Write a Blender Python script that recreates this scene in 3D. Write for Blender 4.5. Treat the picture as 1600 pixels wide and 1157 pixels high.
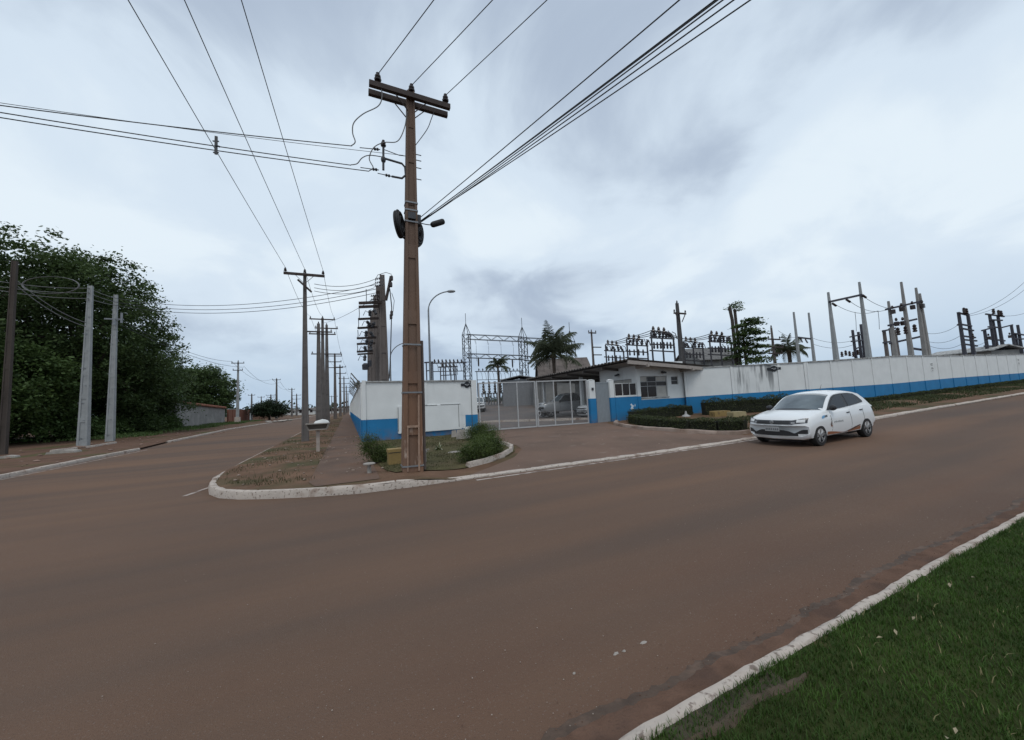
import bpy, bmesh, math, random
import numpy as np
from mathutils import Vector, Matrix

for o in list(bpy.data.objects): bpy.data.objects.remove(o)
SC = bpy.context.scene
COL = SC.collection
random.seed(7); RNG = np.random.default_rng(7)

# ------------------------------------------------------------------ camera
F, CX, CY = 580.0, 800.0, 578.5            # focal length and centre in photo pixels
HEAD, PITCH, ROLL = math.radians(24.1), math.radians(4.75), math.radians(2.8)
CAM = Vector((0, 0, 1.65))
_fw0 = Vector((math.sin(HEAD), math.cos(HEAD), 0)); _r0 = Vector((math.cos(HEAD), -math.sin(HEAD), 0)); _up = Vector((0, 0, 1))
FW = _fw0*math.cos(PITCH) + _up*math.sin(PITCH); _u0 = _up*math.cos(PITCH) - _fw0*math.sin(PITCH)
RT = _r0*math.cos(ROLL) - _u0*math.sin(ROLL); UP = _u0*math.cos(ROLL) + _r0*math.sin(ROLL)
cd = bpy.data.cameras.new('camera'); cam = bpy.data.objects.new('camera', cd); COL.objects.link(cam)
cd.sensor_width = 36; cd.lens = F/1600*36; cd.clip_start = 0.05; cd.clip_end = 3000
M = Matrix((RT, UP, -FW)).transposed().to_4x4(); M.translation = CAM
cam.matrix_world = M
SC.camera = cam

# ------------------------------------------------------------------ sky, sun, exposure
SUN_EL, SUN_AZ = math.radians(62), math.radians(205)   # azimuth clockwise from +Y
W = bpy.data.worlds.new('World'); SC.world = W; W.use_nodes = True
nt = W.node_tree; nt.nodes.clear(); N = nt.nodes.new; L = nt.links.new
out = N('ShaderNodeOutputWorld'); bg = N('ShaderNodeBackground'); bg.inputs[1].default_value = 0.1; L(bg.outputs[0], out.inputs[0])
sky = N('ShaderNodeTexSky'); sky.sky_type = 'NISHITA'; sky.sun_disc = False; sky.sun_elevation = SUN_EL; sky.sun_rotation = SUN_AZ
tc = N('ShaderNodeTexCoord'); sep = N('ShaderNodeSeparateXYZ'); L(tc.outputs['Generated'], sep.inputs[0])
def wmath(op, a, b=None, c=None):
    n = N('ShaderNodeMath'); n.operation = op
    for i, q in enumerate((a, b, c)):
        if q is None: continue
        if isinstance(q, (int, float)): n.inputs[i].default_value = q
        else: L(q, n.inputs[i])
    return n.outputs[0]
zz = wmath('ADD', wmath('MAXIMUM', sep.outputs[2], 0.0), 0.38)
cmb = N('ShaderNodeCombineXYZ'); L(wmath('DIVIDE', sep.outputs[0], zz), cmb.inputs[0]); L(wmath('DIVIDE', sep.outputs[1], zz), cmb.inputs[1]); cmb.inputs[2].default_value = 3.7
def wnoise(scale, detail, dist=0.0, off=(0, 0, 0), rough=.5):
    mp = N('ShaderNodeMapping'); mp.inputs['Location'].default_value = off; L(cmb.outputs[0], mp.inputs[0])
    n = N('ShaderNodeTexNoise'); n.inputs['Scale'].default_value = scale; n.inputs['Detail'].default_value = detail
    n.inputs['Roughness'].default_value = rough; n.inputs['Distortion'].default_value = dist; L(mp.outputs[0], n.inputs[0]); return n.outputs[0]
def wramp(fac, stops):
    r = N('ShaderNodeValToRGB'); L(fac, r.inputs[0]); r.color_ramp.interpolation = 'EASE'
    while len(r.color_ramp.elements) < len(stops): r.color_ramp.elements.new(.5)
    for e, (p, c) in zip(r.color_ramp.elements, stops): e.position = p; e.color = (*c, 1)
    return r.outputs[0]
def wmix(fac, a, b):
    m = N('ShaderNodeMix'); m.data_type = 'RGBA'
    if isinstance(fac, float): m.inputs[0].default_value = fac
    else: L(fac, m.inputs[0])
    for i, q in ((6, a), (7, b)):
        if isinstance(q, tuple): m.inputs[i].default_value = (*q, 1)
        else: L(q, m.inputs[i])
    return m.outputs[2]
def gray(v): return (v, v, v)
body = wramp(wnoise(0.95, 7, .35, (14.2, 0.7, 0), .50), [(.34, gray(0)), (.70, gray(1))])      # broad cloud masses
fine = wramp(wnoise(2.2, 8, .6, (5.5, 1.1, 0), .52), [(.34, gray(0)), (.68, gray(1))])
shade = wmath('ADD', wmath('MULTIPLY', body, .62), wmath('MULTIPLY', fine, .38))
cloud = wramp(shade, [(.10, (6.8, 7.65, 8.35)), (.45, (5.85, 6.8, 7.8)), (.92, (3.75, 4.5, 5.6))])
low = wramp(sep.outputs[2], [(.0, gray(1)), (.24, gray(0))])                                     # duller, bluer band of far cloud
cloud2 = wmix(wmath('MULTIPLY', low, .7), cloud, (3.5, 4.7, 6.1))
gap = wramp(wnoise(.7, 5, .3, (1.2, 9.1, 0)), [(.57, gray(0)), (.8, gray(.35))])
L(wmix(gap, cloud2, sky.outputs[0]), bg.inputs[0])
sd = bpy.data.lights.new('sun', 'SUN'); sd.energy = 1.0; sd.angle = math.radians(25); sd.color = (1, .96, .9)
sun = bpy.data.objects.new('sun', sd); COL.objects.link(sun)
_s = Vector((math.sin(SUN_AZ)*math.cos(SUN_EL), math.cos(SUN_AZ)*math.cos(SUN_EL), math.sin(SUN_EL)))
sun.rotation_euler = _s.to_track_quat('Z', 'Y').to_euler(); sun.location = _s*100
SC.render.engine = 'CYCLES'
SC.view_settings.view_transform = 'Standard'; SC.view_settings.look = 'None'; SC.view_settings.gamma = 1; SC.view_settings.use_curve_mapping = False
SC.view_settings.exposure = 0.2

# ------------------------------------------------------------------ heights and pixel helpers
def sst(a, b, t):
    t = min(1, max(0, (t-a)/(b-a))); return t*t*(3-2*t)
def gz(x):
    t = min(x, 90)-10.0; return .01*(t+math.sqrt(t*t+9)) - .01*(-10+math.sqrt(109))
KERB_C = [(7.93, .9), (7.98, .18), (8.25, -.6), (8.62, -1.4), (9.29, -2.36), (10.58, -2.85), (12.5, -3.13), (400, -3.13)]
def interp(tab, y):
    if y <= tab[0][0]: return tab[0][1]
    for (a, p), (b, q) in zip(tab, tab[1:]):
        if y <= b: return p+(q-p)*(y-a)/(b-a)
    return tab[-1][1]
LEFT_C = [(9.5, -30), (9.8, -16), (11.5, -11.6), (14, -10.1), (17, -9.85), (21, -10.0), (26, -10.05), (33, -10.9), (51, -12.0), (77, -11.0), (100, -9.5), (140, -9.0), (400, -9.0)]
def hv(x, y):
    k = sst(1.2, 2.4, x)
    return gz(x) + .14*(1-k) + k*(.015+.125*sst(8.1, 11.0, y))
def G(x, y):
    if y > 7.93 and x > interp(KERB_C, y): return hv(x, y)
    if y > 9.5 and x < interp(LEFT_C, y): return gz(x)+.09
    if y < 1.66: return gz(x)+.11
    return gz(x)
def ray(px, py): return FW*F + RT*(px-CX) - UP*(py-CY)
def gp(px, py):
    d = ray(px, py); d /= d.length; prev = 0; t = .5
    while t < 900:
        p = CAM+d*t
        if p.z < G(p.x, p.y): break
        prev = t; t *= 1.02
    a, b = prev, t
    for _ in range(30):
        m = (a+b)/2; p = CAM+d*m
        if p.z < G(p.x, p.y): b = m
        else: a = m
    p = CAM+d*b; return Vector((p.x, p.y, G(p.x, p.y)))
def at(px, py, depth): return CAM + ray(px, py)*(depth/F)
def zat(py, x, y):                          # height at which the upright over (x, y) meets image row py
    d0 = Vector((x, y, 0))-CAM; k = (CY-py)/F
    return (k*d0.dot(FW)-d0.dot(UP))/(UP.z-k*FW.z)
def gdepth(px, depth, pyguess=620):         # ground point below column px at a given depth
    py = pyguess
    for _ in range(6):
        p = at(px, py, depth); z = G(p.x, p.y)
        d = Vector((p.x, p.y, z))-CAM; py = CY-F*d.dot(UP)/d.dot(FW)
    return Vector((p.x, p.y, z))
def ati(px, py, z):                         # where the pixel ray reaches height z
    d = ray(px, py); return CAM+d*((z-CAM.z)/d.z)

# ------------------------------------------------------------------ materials
MATS = {}
def mat(name, col, rough=.7, var=.15, scale=4, bump=0.0, bscale=None, metal=0, col2=None, c2=(.5, .7), c2scale=None, stretch=None, spec=.5, trans=0, coat=0, detail=6):
    if name in MATS: return MATS[name]
    m = bpy.data.materials.new(name); m.use_nodes = True; MATS[name] = m
    t = m.node_tree; b = t.nodes['Principled BSDF']; b.inputs['Roughness'].default_value = rough; b.inputs['Metallic'].default_value = metal
    b.inputs['Specular IOR Level'].default_value = spec
    if coat: b.inputs['Coat Weight'].default_value = coat
    if trans: b.inputs['Transmission Weight'].default_value = trans
    tc = t.nodes.new('ShaderNodeTexCoord'); src = tc.outputs['Object']
    if stretch:
        mp = t.nodes.new('ShaderNodeMapping'); mp.inputs['Scale'].default_value = stretch; t.links.new(src, mp.inputs[0]); src = mp.outputs[0]
    def noise(s, d=detail):
        n = t.nodes.new('ShaderNodeTexNoise'); n.inputs['Scale'].default_value = s; n.inputs['Detail'].default_value = d; t.links.new(src, n.inputs[0]); return n.outputs[0]
    def ramp(f, p0, c0, p1, c1):
        r = t.nodes.new('ShaderNodeValToRGB'); t.links.new(f, r.inputs[0]); e = r.color_ramp.elements
        e[0].position = p0; e[0].color = (*c0, 1); e[1].position = p1; e[1].color = (*c1, 1); return r.outputs[0]
    lo = tuple(c*(1-var) for c in col); hi = tuple(min(1, c*(1+var)) for c in col)
    c = ramp(noise(scale), .3, lo, .7, hi)
    if col2:
        f = ramp(noise(c2scale or scale*.4), c2[0], (0, 0, 0), c2[1], (1, 1, 1))
        mx = t.nodes.new('ShaderNodeMix'); mx.data_type = 'RGBA'; t.links.new(f, mx.inputs[0]); t.links.new(c, mx.inputs[6]); mx.inputs[7].default_value = (*col2, 1); c = mx.outputs[2]
    t.links.new(c, b.inputs['Base Color'])
    if bump:
        bp = t.nodes.new('ShaderNodeBump'); bp.inputs['Strength'].default_value = bump; bp.inputs['Distance'].default_value = .02
        t.links.new(noise(bscale or scale*4), bp.inputs['Height']); t.links.new(bp.outputs[0], b.inputs['Normal'])
    return m
def add_mix(m, colour, scale, lo, hi, stretch=None, zrange=None, axis=2, amount=1.0, off=(0, 0, 0)):
    """Lay a stain or dust colour over a material, in patches of its own shape."""
    t = m.node_tree; b = t.nodes['Principled BSDF']; src = b.inputs['Base Color'].links[0].from_socket
    tc = t.nodes.new('ShaderNodeTexCoord'); mp = t.nodes.new('ShaderNodeMapping'); t.links.new(tc.outputs['Object'], mp.inputs[0])
    mp.inputs['Location'].default_value = off
    if stretch: mp.inputs['Scale'].default_value = stretch
    n = t.nodes.new('ShaderNodeTexNoise'); n.inputs['Scale'].default_value = scale; n.inputs['Detail'].default_value = 7; t.links.new(mp.outputs[0], n.inputs[0])
    r = t.nodes.new('ShaderNodeMapRange'); r.inputs[1].default_value = lo; r.inputs[2].default_value = hi; r.inputs[4].default_value = amount; t.links.new(n.outputs[0], r.inputs[0]); f = r.outputs[0]
    if zrange:
        s = t.nodes.new('ShaderNodeSeparateXYZ'); t.links.new(tc.outputs['Object'], s.inputs[0])
        q = t.nodes.new('ShaderNodeMapRange'); q.inputs[1].default_value = zrange[0]; q.inputs[2].default_value = zrange[1]; t.links.new(s.outputs[axis], q.inputs[0])
        k = t.nodes.new('ShaderNodeMath'); k.operation = 'MULTIPLY'; t.links.new(f, k.inputs[0]); t.links.new(q.outputs[0], k.inputs[1]); f = k.outputs[0]
    mx = t.nodes.new('ShaderNodeMix'); mx.data_type = 'RGBA'; t.links.new(f, mx.inputs[0]); t.links.new(src, mx.inputs[6]); mx.inputs[7].default_value = (*colour, 1)
    t.links.new(mx.outputs[2], b.inputs['Base Color'])
    return m

asphalt = mat('asphalt', (.146, .088, .059), .88, .10, .35, .55, 110, spec=.2)
add_mix(asphalt, (.100, .070, .055), .16, .42, .66, stretch=(.5, 1.5, 1), amount=.8)
add_mix(asphalt, (.185, .106, .066), .22, .44, .72, stretch=(.3, 1.8, 1), amount=.8, off=(4, 2, 0))
add_mix(asphalt, (.122, .066, .044), 1.2, .35, .62, stretch=(.35, 1, 1), zrange=(3.4, 1.7), axis=1, amount=.75)
add_mix(asphalt, (.20, .16, .135), 75, .60, .70, amount=.7)
add_mix(asphalt, (.055, .042, .036), 70, .62, .70, amount=.5, off=(3, 3, 3))
add_mix(asphalt, (.080, .062, .052), .9, .40, .62, stretch=(.05, 1.0, 1), amount=.45, off=(2, 9, 0))
add_mix(asphalt, (.07, .055, .048), 1.1, .70, .76, stretch=(.3, 2.2, 1), amount=.4, off=(7, 3, 0))
street_asphalt = asphalt
drive_m = mat('driveway_asphalt', (.135, .090, .068), .9, .14, .8, .4, 60, col2=(.165, .105, .078), c2=(.45, .68), c2scale=.5, spec=.2)
add_mix(drive_m, (.23, .18, .15), 2.2, .62, .72, amount=.5)
dirt = mat('red_dirt', (.145, .088, .060), .95, .22, 1.2, .6, 25, col2=(.12, .075, .05), c2=(.45, .62), c2scale=.5, spec=.1)
verge_m = mat('verge_soil', (.140, .084, .055), .95, .24, 1.3, .6, 30, col2=(.075, .066, .034), c2=(.48, .64), c2scale=.55, spec=.1)
add_mix(verge_m, (.17, .11, .075), 3.5, .6, .72, amount=.6)
leftverge_m = mat('left_verge_soil', (.125, .074, .052), .95, .2, 1.1, .6, 25, col2=(.07, .075, .03), c2=(.52, .7), c2scale=.3, spec=.1)
walk_m = mat('old_pavement', (.120, .078, .058), .9, .16, 1.5, .4, 40, col2=(.15, .088, .06), c2=(.48, .65), c2scale=.7, spec=.2)
lawn_m = mat('lawn_soil', (.035, .045, .014), .95, .25, 3, .5, 40, col2=(.09, .06, .035), c2=(.60, .72), c2scale=.9, spec=.1)
plantlawn_m = mat('planter_lawn', (.080, .070, .034), .95, .25, 3, .5, 40, col2=(.11, .085, .05), c2=(.5, .68), c2scale=.9, spec=.1)
whitewash = mat('whitewash', (.45, .39, .34), .9, .08, 6, .5, 30, spec=.2)
add_mix(whitewash, (.17, .105, .075), 3.0, .56, .70, amount=.8)
add_mix(whitewash, (.11, .075, .06), 22, .58, .66, amount=.75)
paint_line = mat('worn_line', (.40, .34, .30), .9, .15, 8, spec=.2); add_mix(paint_line, (.155, .11, .09), 5, .45, .6, amount=.9)
wallwhite = mat('wall_white', (.68, .69, .68), .85, .05, 1.5, .15, 20, spec=.25)
add_mix(wallwhite, (.33, .32, .30), 2.2, .60, .85, stretch=(1.2, 1.2, .25), zrange=(1.7, 2.7), amount=.5)
wallstain = mat('wall_white_stained', (.66, .67, .66), .88, .05, 1.5, .15, 20, spec=.2)
add_mix(wallstain, (.10, .105, .11), 2.4, .50, .62, stretch=(1.6, 1.6, .16), zrange=(1.0, 2.5), amount=.85)
add_mix(wallstain, (.2, .2, .2), 5, .55, .75, stretch=(1.5, 1.5, .1), amount=.5)
wallblue = mat('wall_blue', (.014, .170, .37), .6, .10, 1.5, .1, 20, spec=.35)
add_mix(wallblue, (.15, .095, .07), 3, .36, .62, zrange=(.75, .1), amount=.75)
add_mix(wallblue, (.10, .10, .11), 3, .66, .8, amount=.4)
trimdark = mat('joint_grime', (.13, .13, .13), .9, .3, 5)
coping_m = mat('coping', (.36, .36, .35), .9, .2, 3, .2, 20); add_mix(coping_m, (.1, .1, .1), 4, .5, .65, amount=.8)
conc_brown = mat('pole_concrete_brown', (.150, .104, .080), .9, .15, 2, .3, 40, spec=.2, stretch=(1, 1, .3))
add_mix(conc_brown, (.11, .07, .05), 3, .5, .7, stretch=(2, 2, .2), amount=.7)
add_mix(conc_brown, (.225, .120, .072), 1.3, .30, .60, stretch=(2, 2, .4), zrange=(5.5, 1.0), amount=.7, off=(1, 4, 2))
add_mix(conc_brown, (.42, .33, .27), 4, .60, .68, stretch=(2, 2, .5), zrange=(1.6, .4), amount=.8)
conc_grey = mat('pole_concrete_grey', (.30, .31, .31), .9, .1, 3, .25, 40, spec=.2)
conc_dark = mat('pole_concrete_dark', (.135, .115, .105), .9, .18, 2, .3, 40, spec=.2, stretch=(1, 1, .3))
conc_mid = mat('pole_concrete_mid', (.135, .122, .115), .9, .15, 2, .3, 40, spec=.2)
wood_old = mat('old_pole', (.055, .043, .036), .95, .25, 3, .5, 30, stretch=(1, 1, .15))
arm_m = mat('crossarm_dark', (.045, .032, .028), .85, .2, 6)
metal_dark = mat('dark_metal', (.035, .036, .042), .55, .15, 8)
steel_dark = mat('weathered_steel', (.045, .045, .058), .7, .2, 6)
galv = mat('galvanised', (.22, .23, .24), .5, .12, 8, metal=.5)
porcelain = mat('porcelain_brown', (.03, .018, .016), .25, .1, 5)
rubber = mat('black_rubber', (.012, .012, .013), .7, .2, 10)
cable_m = mat('cable_black', (.02, .021, .024), .6, .1, 10)
cable_g = mat('cable_grey', (.13, .13, .13), .6, .1, 10)
gate_m = mat('gate_steel', (.40, .40, .40), .55, .1, 10); 
gatemesh_m = mat('gate_mesh', (.17, .17, .17), .6, .1, 10)
door_m = mat('grey_door', (.235, .26, .28), .6, .06, 4)
glass_dark = mat('window_glass', (.030, .022, .020), .12, .2, 3, spec=.25)
curtain = mat('curtain', (.42, .40, .37), .9, .1, 6)
roof_corr = mat('fibre_cement', (.13, .115, .105), .95, .2, 2.5, .3, 30); add_mix(roof_corr, (.045, .04, .038), 3, .48, .66, amount=.8)
roof_dark = mat('roof_underside', (.12, .105, .095), .95, .15, 3)
fascia_m = mat('fascia', (.34, .30, .27), .9, .1, 3); add_mix(fascia_m, (.16, .14, .13), 3, .5, .7, amount=.7)
tile_m = mat('clay_tile', (.20, .085, .055), .9, .25, 6, .5, 12)
brick_m = mat('brick_red', (.19, .075, .045), .95, .2, 5, .4, 20)
render_m = mat('cement_render', (.20, .195, .185), .95, .15, 1.2, .3, 20); add_mix(render_m, (.32, .31, .29), .8, .5, .65, amount=.5)
yellow_m = mat('yellow_paint', (.25, .17, .06), .8, .15, 5); add_mix(yellow_m, (.12, .08, .04), 6, .55, .68, amount=.8)
stone_m = mat('pale_stone', (.31, .28, .25), .9, .2, 5, .4, 20)
bark_m = mat('bark', (.065, .048, .036), .95, .25, 5, .6, 20, stretch=(1, 1, .3))
shed_m = mat('shed_sheet', (.20, .205, .215), .7, .1, 4)
transf_m = mat('transformer_grey', (.20, .21, .22), .6, .1, 4)
white_m = mat('plain_white', (.62, .62, .60), .7, .06, 4)
badge_m = mat('badge_navy', (.008, .009, .014), .5, .1, 4)
badge_l = mat('badge_light', (.45, .46, .47), .5, .1, 4)

def leaf_mat(name, col, col2, scale=.6, trans=.25):
    m = mat(name, col, .6, .35, scale, spec=.25, col2=col2, c2=(.45, .65), c2scale=scale*2.7)
    t = m.node_tree; b = t.nodes['Principled BSDF']; o = t.nodes['Material Output']
    tr = t.nodes.new('ShaderNodeBsdfTranslucent'); mx = t.nodes.new('ShaderNodeMixShader'); mx.inputs[0].default_value = trans
    t.links.new(b.inputs['Base Color'].links[0].from_socket, tr.inputs[0]); t.links.new(b.outputs[0], mx.inputs[1]); t.links.new(tr.outputs[0], mx.inputs[2]); t.links.new(mx.outputs[0], o.inputs[0])
    return m
leaf_dark = leaf_mat('leaf_dark', (.074, .112, .038), (.042, .068, .024), trans=.35)
leaf_mid = leaf_mat('leaf_mid', (.075, .120, .036), (.046, .080, .022), trans=.35)
leaf_far = leaf_mat('leaf_far', (.030, .048, .024), (.022, .034, .018))
leaf_hedge = leaf_mat('leaf_hedge', (.046, .060, .022), (.060, .066, .026), 1.6)
leaf_bush = leaf_mat('leaf_bush', (.072, .102, .024), (.045, .068, .016), 1.6)
leaf_palm = leaf_mat('leaf_palm', (.080, .094, .055), (.050, .060, .036), 1.0)
leaf_dry = leaf_mat('leaf_dry', (.06, .045, .025), (.04, .035, .02), 1.0)
blade_m = leaf_mat('grass_blade', (.054, .104, .018), (.034, .068, .012), 2.2, .3)
add_mix(blade_m, (.09, .10, .03), 9, .62, .75, amount=.6)
blade_dull = leaf_mat('grass_dull', (.062, .068, .026), (.080, .070, .034), 1.5, .3)

# ------------------------------------------------------------------ mesh builder
class MB:
    def __init__(s): s.v = []; s.f = []; s.mi = []; s.cur = 0
    def add(s, vs, fs):
        o = len(s.v); s.v += [tuple(q) for q in vs]; s.f += [tuple(i+o for i in f) for f in fs]; s.mi += [s.cur]*len(fs); return s
    def mat(s, i): s.cur = i; return s
    BF = [(0, 3, 2, 1), (4, 5, 6, 7), (0, 1, 5, 4), (1, 2, 6, 5), (2, 3, 7, 6), (3, 0, 4, 7)]
    def box(s, x0, x1, y0, y1, z0, z1):
        return s.add([(x0, y0, z0), (x1, y0, z0), (x1, y1, z0), (x0, y1, z0), (x0, y0, z1), (x1, y0, z1), (x1, y1, z1), (x0, y1, z1)], MB.BF)
    def taper(s, c0, w0, d0, c1, w1, d1):       # upright tapered bar, centres c0 (bottom) and c1 (top)
        vs = []
        for c, w, d in ((c0, w0, d0), (c1, w1, d1)):
            for sx, sy in ((-1, -1), (1, -1), (1, 1), (-1, 1)): vs.append((c[0]+sx*w/2, c[1]+sy*d/2, c[2]))
        return s.add(vs, MB.BF)
    def bar(s, a, b, w, h=None, up=(0, 0, 1)):  # rectangular bar from a to b
        h = h or w; a = Vector(a); b = Vector(b); d = (b-a).normalized(); u = Vector(up)
        if abs(d.dot(u)) > .98: u = Vector((1, 0, 0))
        r = d.cross(u).normalized(); u = r.cross(d)
        vs = [p+r*(sx*w/2)+u*(sz*h/2) for p in (a, b) for sx, sz in ((-1, -1), (1, -1), (1, 1), (-1, 1))]
        return s.add(vs, [(0, 1, 2, 3), (4, 7, 6, 5), (0, 4, 5, 1), (1, 5, 6, 2), (2, 6, 7, 3), (3, 7, 4, 0)])
    def tube(s, pts, r, n=8, caps=True):
        pts = [Vector(p) for p in pts]; rs = r if isinstance(r, (list, tuple)) else [r]*len(pts)
        vs = []; u = None
        for i, p in enumerate(pts):
            d = (pts[min(i+1, len(pts)-1)]-pts[max(i-1, 0)]).normalized()
            if u is None:
                u = Vector((0, 0, 1)) if abs(d.z) < .9 else Vector((1, 0, 0))
            u = (u-d*u.dot(d)).normalized(); w = d.cross(u)
            vs += [p+u*(math.cos(2*math.pi*k/n)*rs[i])+w*(math.sin(2*math.pi*k/n)*rs[i]) for k in range(n)]
        fs = [(i*n+k, i*n+(k+1) % n, (i+1)*n+(k+1) % n, (i+1)*n+k) for i in range(len(pts)-1) for k in range(n)]
        if caps: fs += [tuple(range(n))[::-1], tuple((len(pts)-1)*n+k for k in range(n))]
        return s.add(vs, fs)
    def lathe(s, prof, c=(0, 0, 0), n=12, axis=(0, 0, 1), caps=True):   # prof: (radius, height) pairs
        ax = Vector(axis).normalized(); u = Vector((1, 0, 0)) if abs(ax.x) < .9 else Vector((0, 1, 0)); u = (u-ax*u.dot(ax)).normalized(); w = ax.cross(u); c = Vector(c)
        vs = [c+ax*h+u*(r*math.cos(2*math.pi*k/n))+w*(r*math.sin(2*math.pi*k/n)) for r, h in prof for k in range(n)]
        fs = [(i*n+k, i*n+(k+1) % n, (i+1)*n+(k+1) % n, (i+1)*n+k) for i in range(len(prof)-1) for k in range(n)]
        if caps: fs += [tuple(range(n))[::-1], tuple((len(prof)-1)*n+k for k in range(n))]
        return s.add(vs, fs)
    def prism(s, poly, y0, y1, axis='y'):       # polygon in (x,z) extruded along y (or (y,z) along x, (x,y) along z)
        n = len(poly)
        def P(a, b, t): return {'y': (a, t, b), 'x': (t, a, b), 'z': (a, b, t)}[axis]
        vs = [P(a, b, y0) for a, b in poly]+[P(a, b, y1) for a, b in poly]
        fs = [tuple(range(n)), tuple(range(n, 2*n))[::-1]]+[(i, i+n, (i+1) % n+n, (i+1) % n) for i in range(n)]
        return s.add(vs, fs)
    def torus(s, c, R, r, axis=(1, 0, 0), n=20, m=6, sx=1.0):
        ax = Vector(axis).normalized(); u = Vector((0, 0, 1)); u = (u-ax*u.dot(ax)).normalized(); w = ax.cross(u); c = Vector(c); vs = []
        for i in range(n):
            a = 2*math.pi*i/n; d = u*math.cos(a)+w*(math.sin(a)*sx)
            for j in range(m):
                b = 2*math.pi*j/m; vs.append(c+d*(R+r*math.cos(b))+ax*(r*math.sin(b)))
        return s.add(vs, [(i*m+j, ((i+1) % n)*m+j, ((i+1) % n)*m+(j+1) % m, i*m+(j+1) % m) for i in range(n) for j in range(m)])
    def build(s, name, mats, parent=None, smooth=False, angle=35, fix=True):
        me = bpy.data.meshes.new(name); me.from_pydata(s.v, [], s.f)
        for m in (mats if isinstance(mats, (list, tuple)) else [mats]): me.materials.append(m)
        if any(s.mi): me.polygons.foreach_set('material_index', s.mi)
        if fix:
            bm = bmesh.new(); bm.from_mesh(me); bmesh.ops.recalc_face_normals(bm, faces=bm.faces); bm.to_mesh(me); bm.free()
        if smooth: me.shade_smooth(); me.set_sharp_from_angle(angle=math.radians(angle))
        me.update()
        return link(name, me, parent)
def link(name, me, parent=None):
    o = bpy.data.objects.new(name, me); COL.objects.link(o)
    if parent is not None: o.parent = parent
    return o
def mesh_np(name, V, Fc, mats, mi=None):        # big leaf and grass meshes: V (n,3), Fc (m,k)
    me = bpy.data.meshes.new(name); V = np.asarray(V, np.float32); Fc = np.asarray(Fc, np.int32); m, k = Fc.shape
    me.vertices.add(len(V)); me.vertices.foreach_set('co', V.ravel()); me.loops.add(m*k); me.loops.foreach_set('vertex_index', Fc.ravel())
    me.polygons.add(m); me.polygons.foreach_set('loop_start', np.arange(0, m*k, k, dtype=np.int32))
    for q in (mats if isinstance(mats, (list, tuple)) else [mats]): me.materials.append(q)
    if mi is not None: me.polygons.foreach_set('material_index', np.asarray(mi, np.int32))
    me.update(calc_edges=True); me.validate(); return me
LABELS = {}
def tag(o, label, cat, group=None):
    o['label'] = label; o['category'] = cat
    if group: o['group'] = group
    LABELS[label] = LABELS.get(label, 0)+1
    return o
def thing(name, label, cat, loc=(0, 0, 0), rz=0, group=None):
    o = bpy.data.objects.new(name, None); COL.objects.link(o); o.empty_display_size = .2
    o.location = loc; o.rotation_euler = (0, 0, rz); return tag(o, label, cat, group)
def struct(o, kind='structure'): o['kind'] = kind; return o
def copy_obj(o, parent):
    c = o.copy(); COL.objects.link(c); c.parent = parent; return c
# ================================================================== the setting
def sheet(name, ys, xl, xr, nx, z, m, power=1.0):
    V = []; Fc = []
    for y in ys:
        a, b = xl(y), xr(y)
        for i in range(nx+1):
            x = a+(b-a)*(i/nx)**power; V.append((x, y, z(x, y)))
    for j in range(len(ys)-1):
        for i in range(nx): q = j*(nx+1)+i; Fc.append((q, q+1, q+nx+2, q+nx+1))
    return struct(link(name, mesh_np(name, V, Fc, m)))
def spans(*segs):
    r = []
    for a, b, n in segs: r += [a+(b-a)*i/n for i in range(n)]
    return r+[segs[-1][1]]
XS = spans((-700, -60, 8), (-60, 5, 8), (5, 20, 15), (20, 95, 25), (95, 700, 8))
V = []; Fc = []
YS = spans((-700, -60, 8), (-60, 60, 20), (60, 900, 20))
for y in YS:
    for x in XS: V.append((x, y, gz(x)-.04))
n = len(XS)
for j in range(len(YS)-1):
    for i in range(n-1): Fc.append((j*n+i, j*n+i+1, (j+1)*n+i+1, (j+1)*n+i))
struct(link('ground', mesh_np('ground', V, Fc, leftverge_m)))
sheet('road', [1.5, 2.5, 4, 6, 7.93], lambda y: -160, lambda y: 160, 220, lambda x, y: gz(x), asphalt)
sheet('side_street', spans((7.93, 30, 24), (30, 140, 30), (140, 420, 10)), lambda y: interp(LEFT_C, y)-.4, lambda y: interp(KERB_C, y)+.3 if y > 8.2 else 1.2, 16, lambda x, y: gz(x), street_asphalt)
sheet('verge', [7.95, 8.05, 8.25, 8.45, 8.62, 8.9, 9.29]+spans((9.7, 21, 24), (21, 60, 20), (60, 420, 12)), lambda y: interp(KERB_C, y)+.1, lambda y: 160, 150, hv, verge_m, 2.0)
sheet('left_verge', spans((9.9, 60, 50), (60, 420, 20)), lambda y: -160, lambda y: interp(LEFT_C, y)-.1, 40, lambda x, y: gz(x)+.09+(.25*sst(16, 30, -x) if y > 20 else 0), leftverge_m, .5)
NEAR_C = [(-60, 1.45), (-1, 1.46), (1, 1.50), (2, 1.53), (2.8, 1.55), (4.5, 1.605), (7, 1.65), (12, 1.68), (40, 1.68), (150, 1.68)]
V = []; Fc = []; XM = spans((-60, -4, 20), (-4, 14, 60), (14, 160, 80)); n = len(XM)
for k, f in enumerate((0, .2, .5, .75, .9, 1.0)):
    for x in XM: V.append((x, -4.1+(interp(NEAR_C, x)-.06+4.1)*f, gz(x)+.11))
for k in range(5):
    for i in range(n-1): Fc.append((k*n+i, k*n+i+1, (k+1)*n+i+1, (k+1)*n+i))
struct(link('median', mesh_np('median', V, Fc, lawn_m)))
sheet('back_road', [-12, -8, -4.3], lambda y: -160, lambda y: 160, 120, lambda x, y: gz(x), asphalt)

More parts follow.
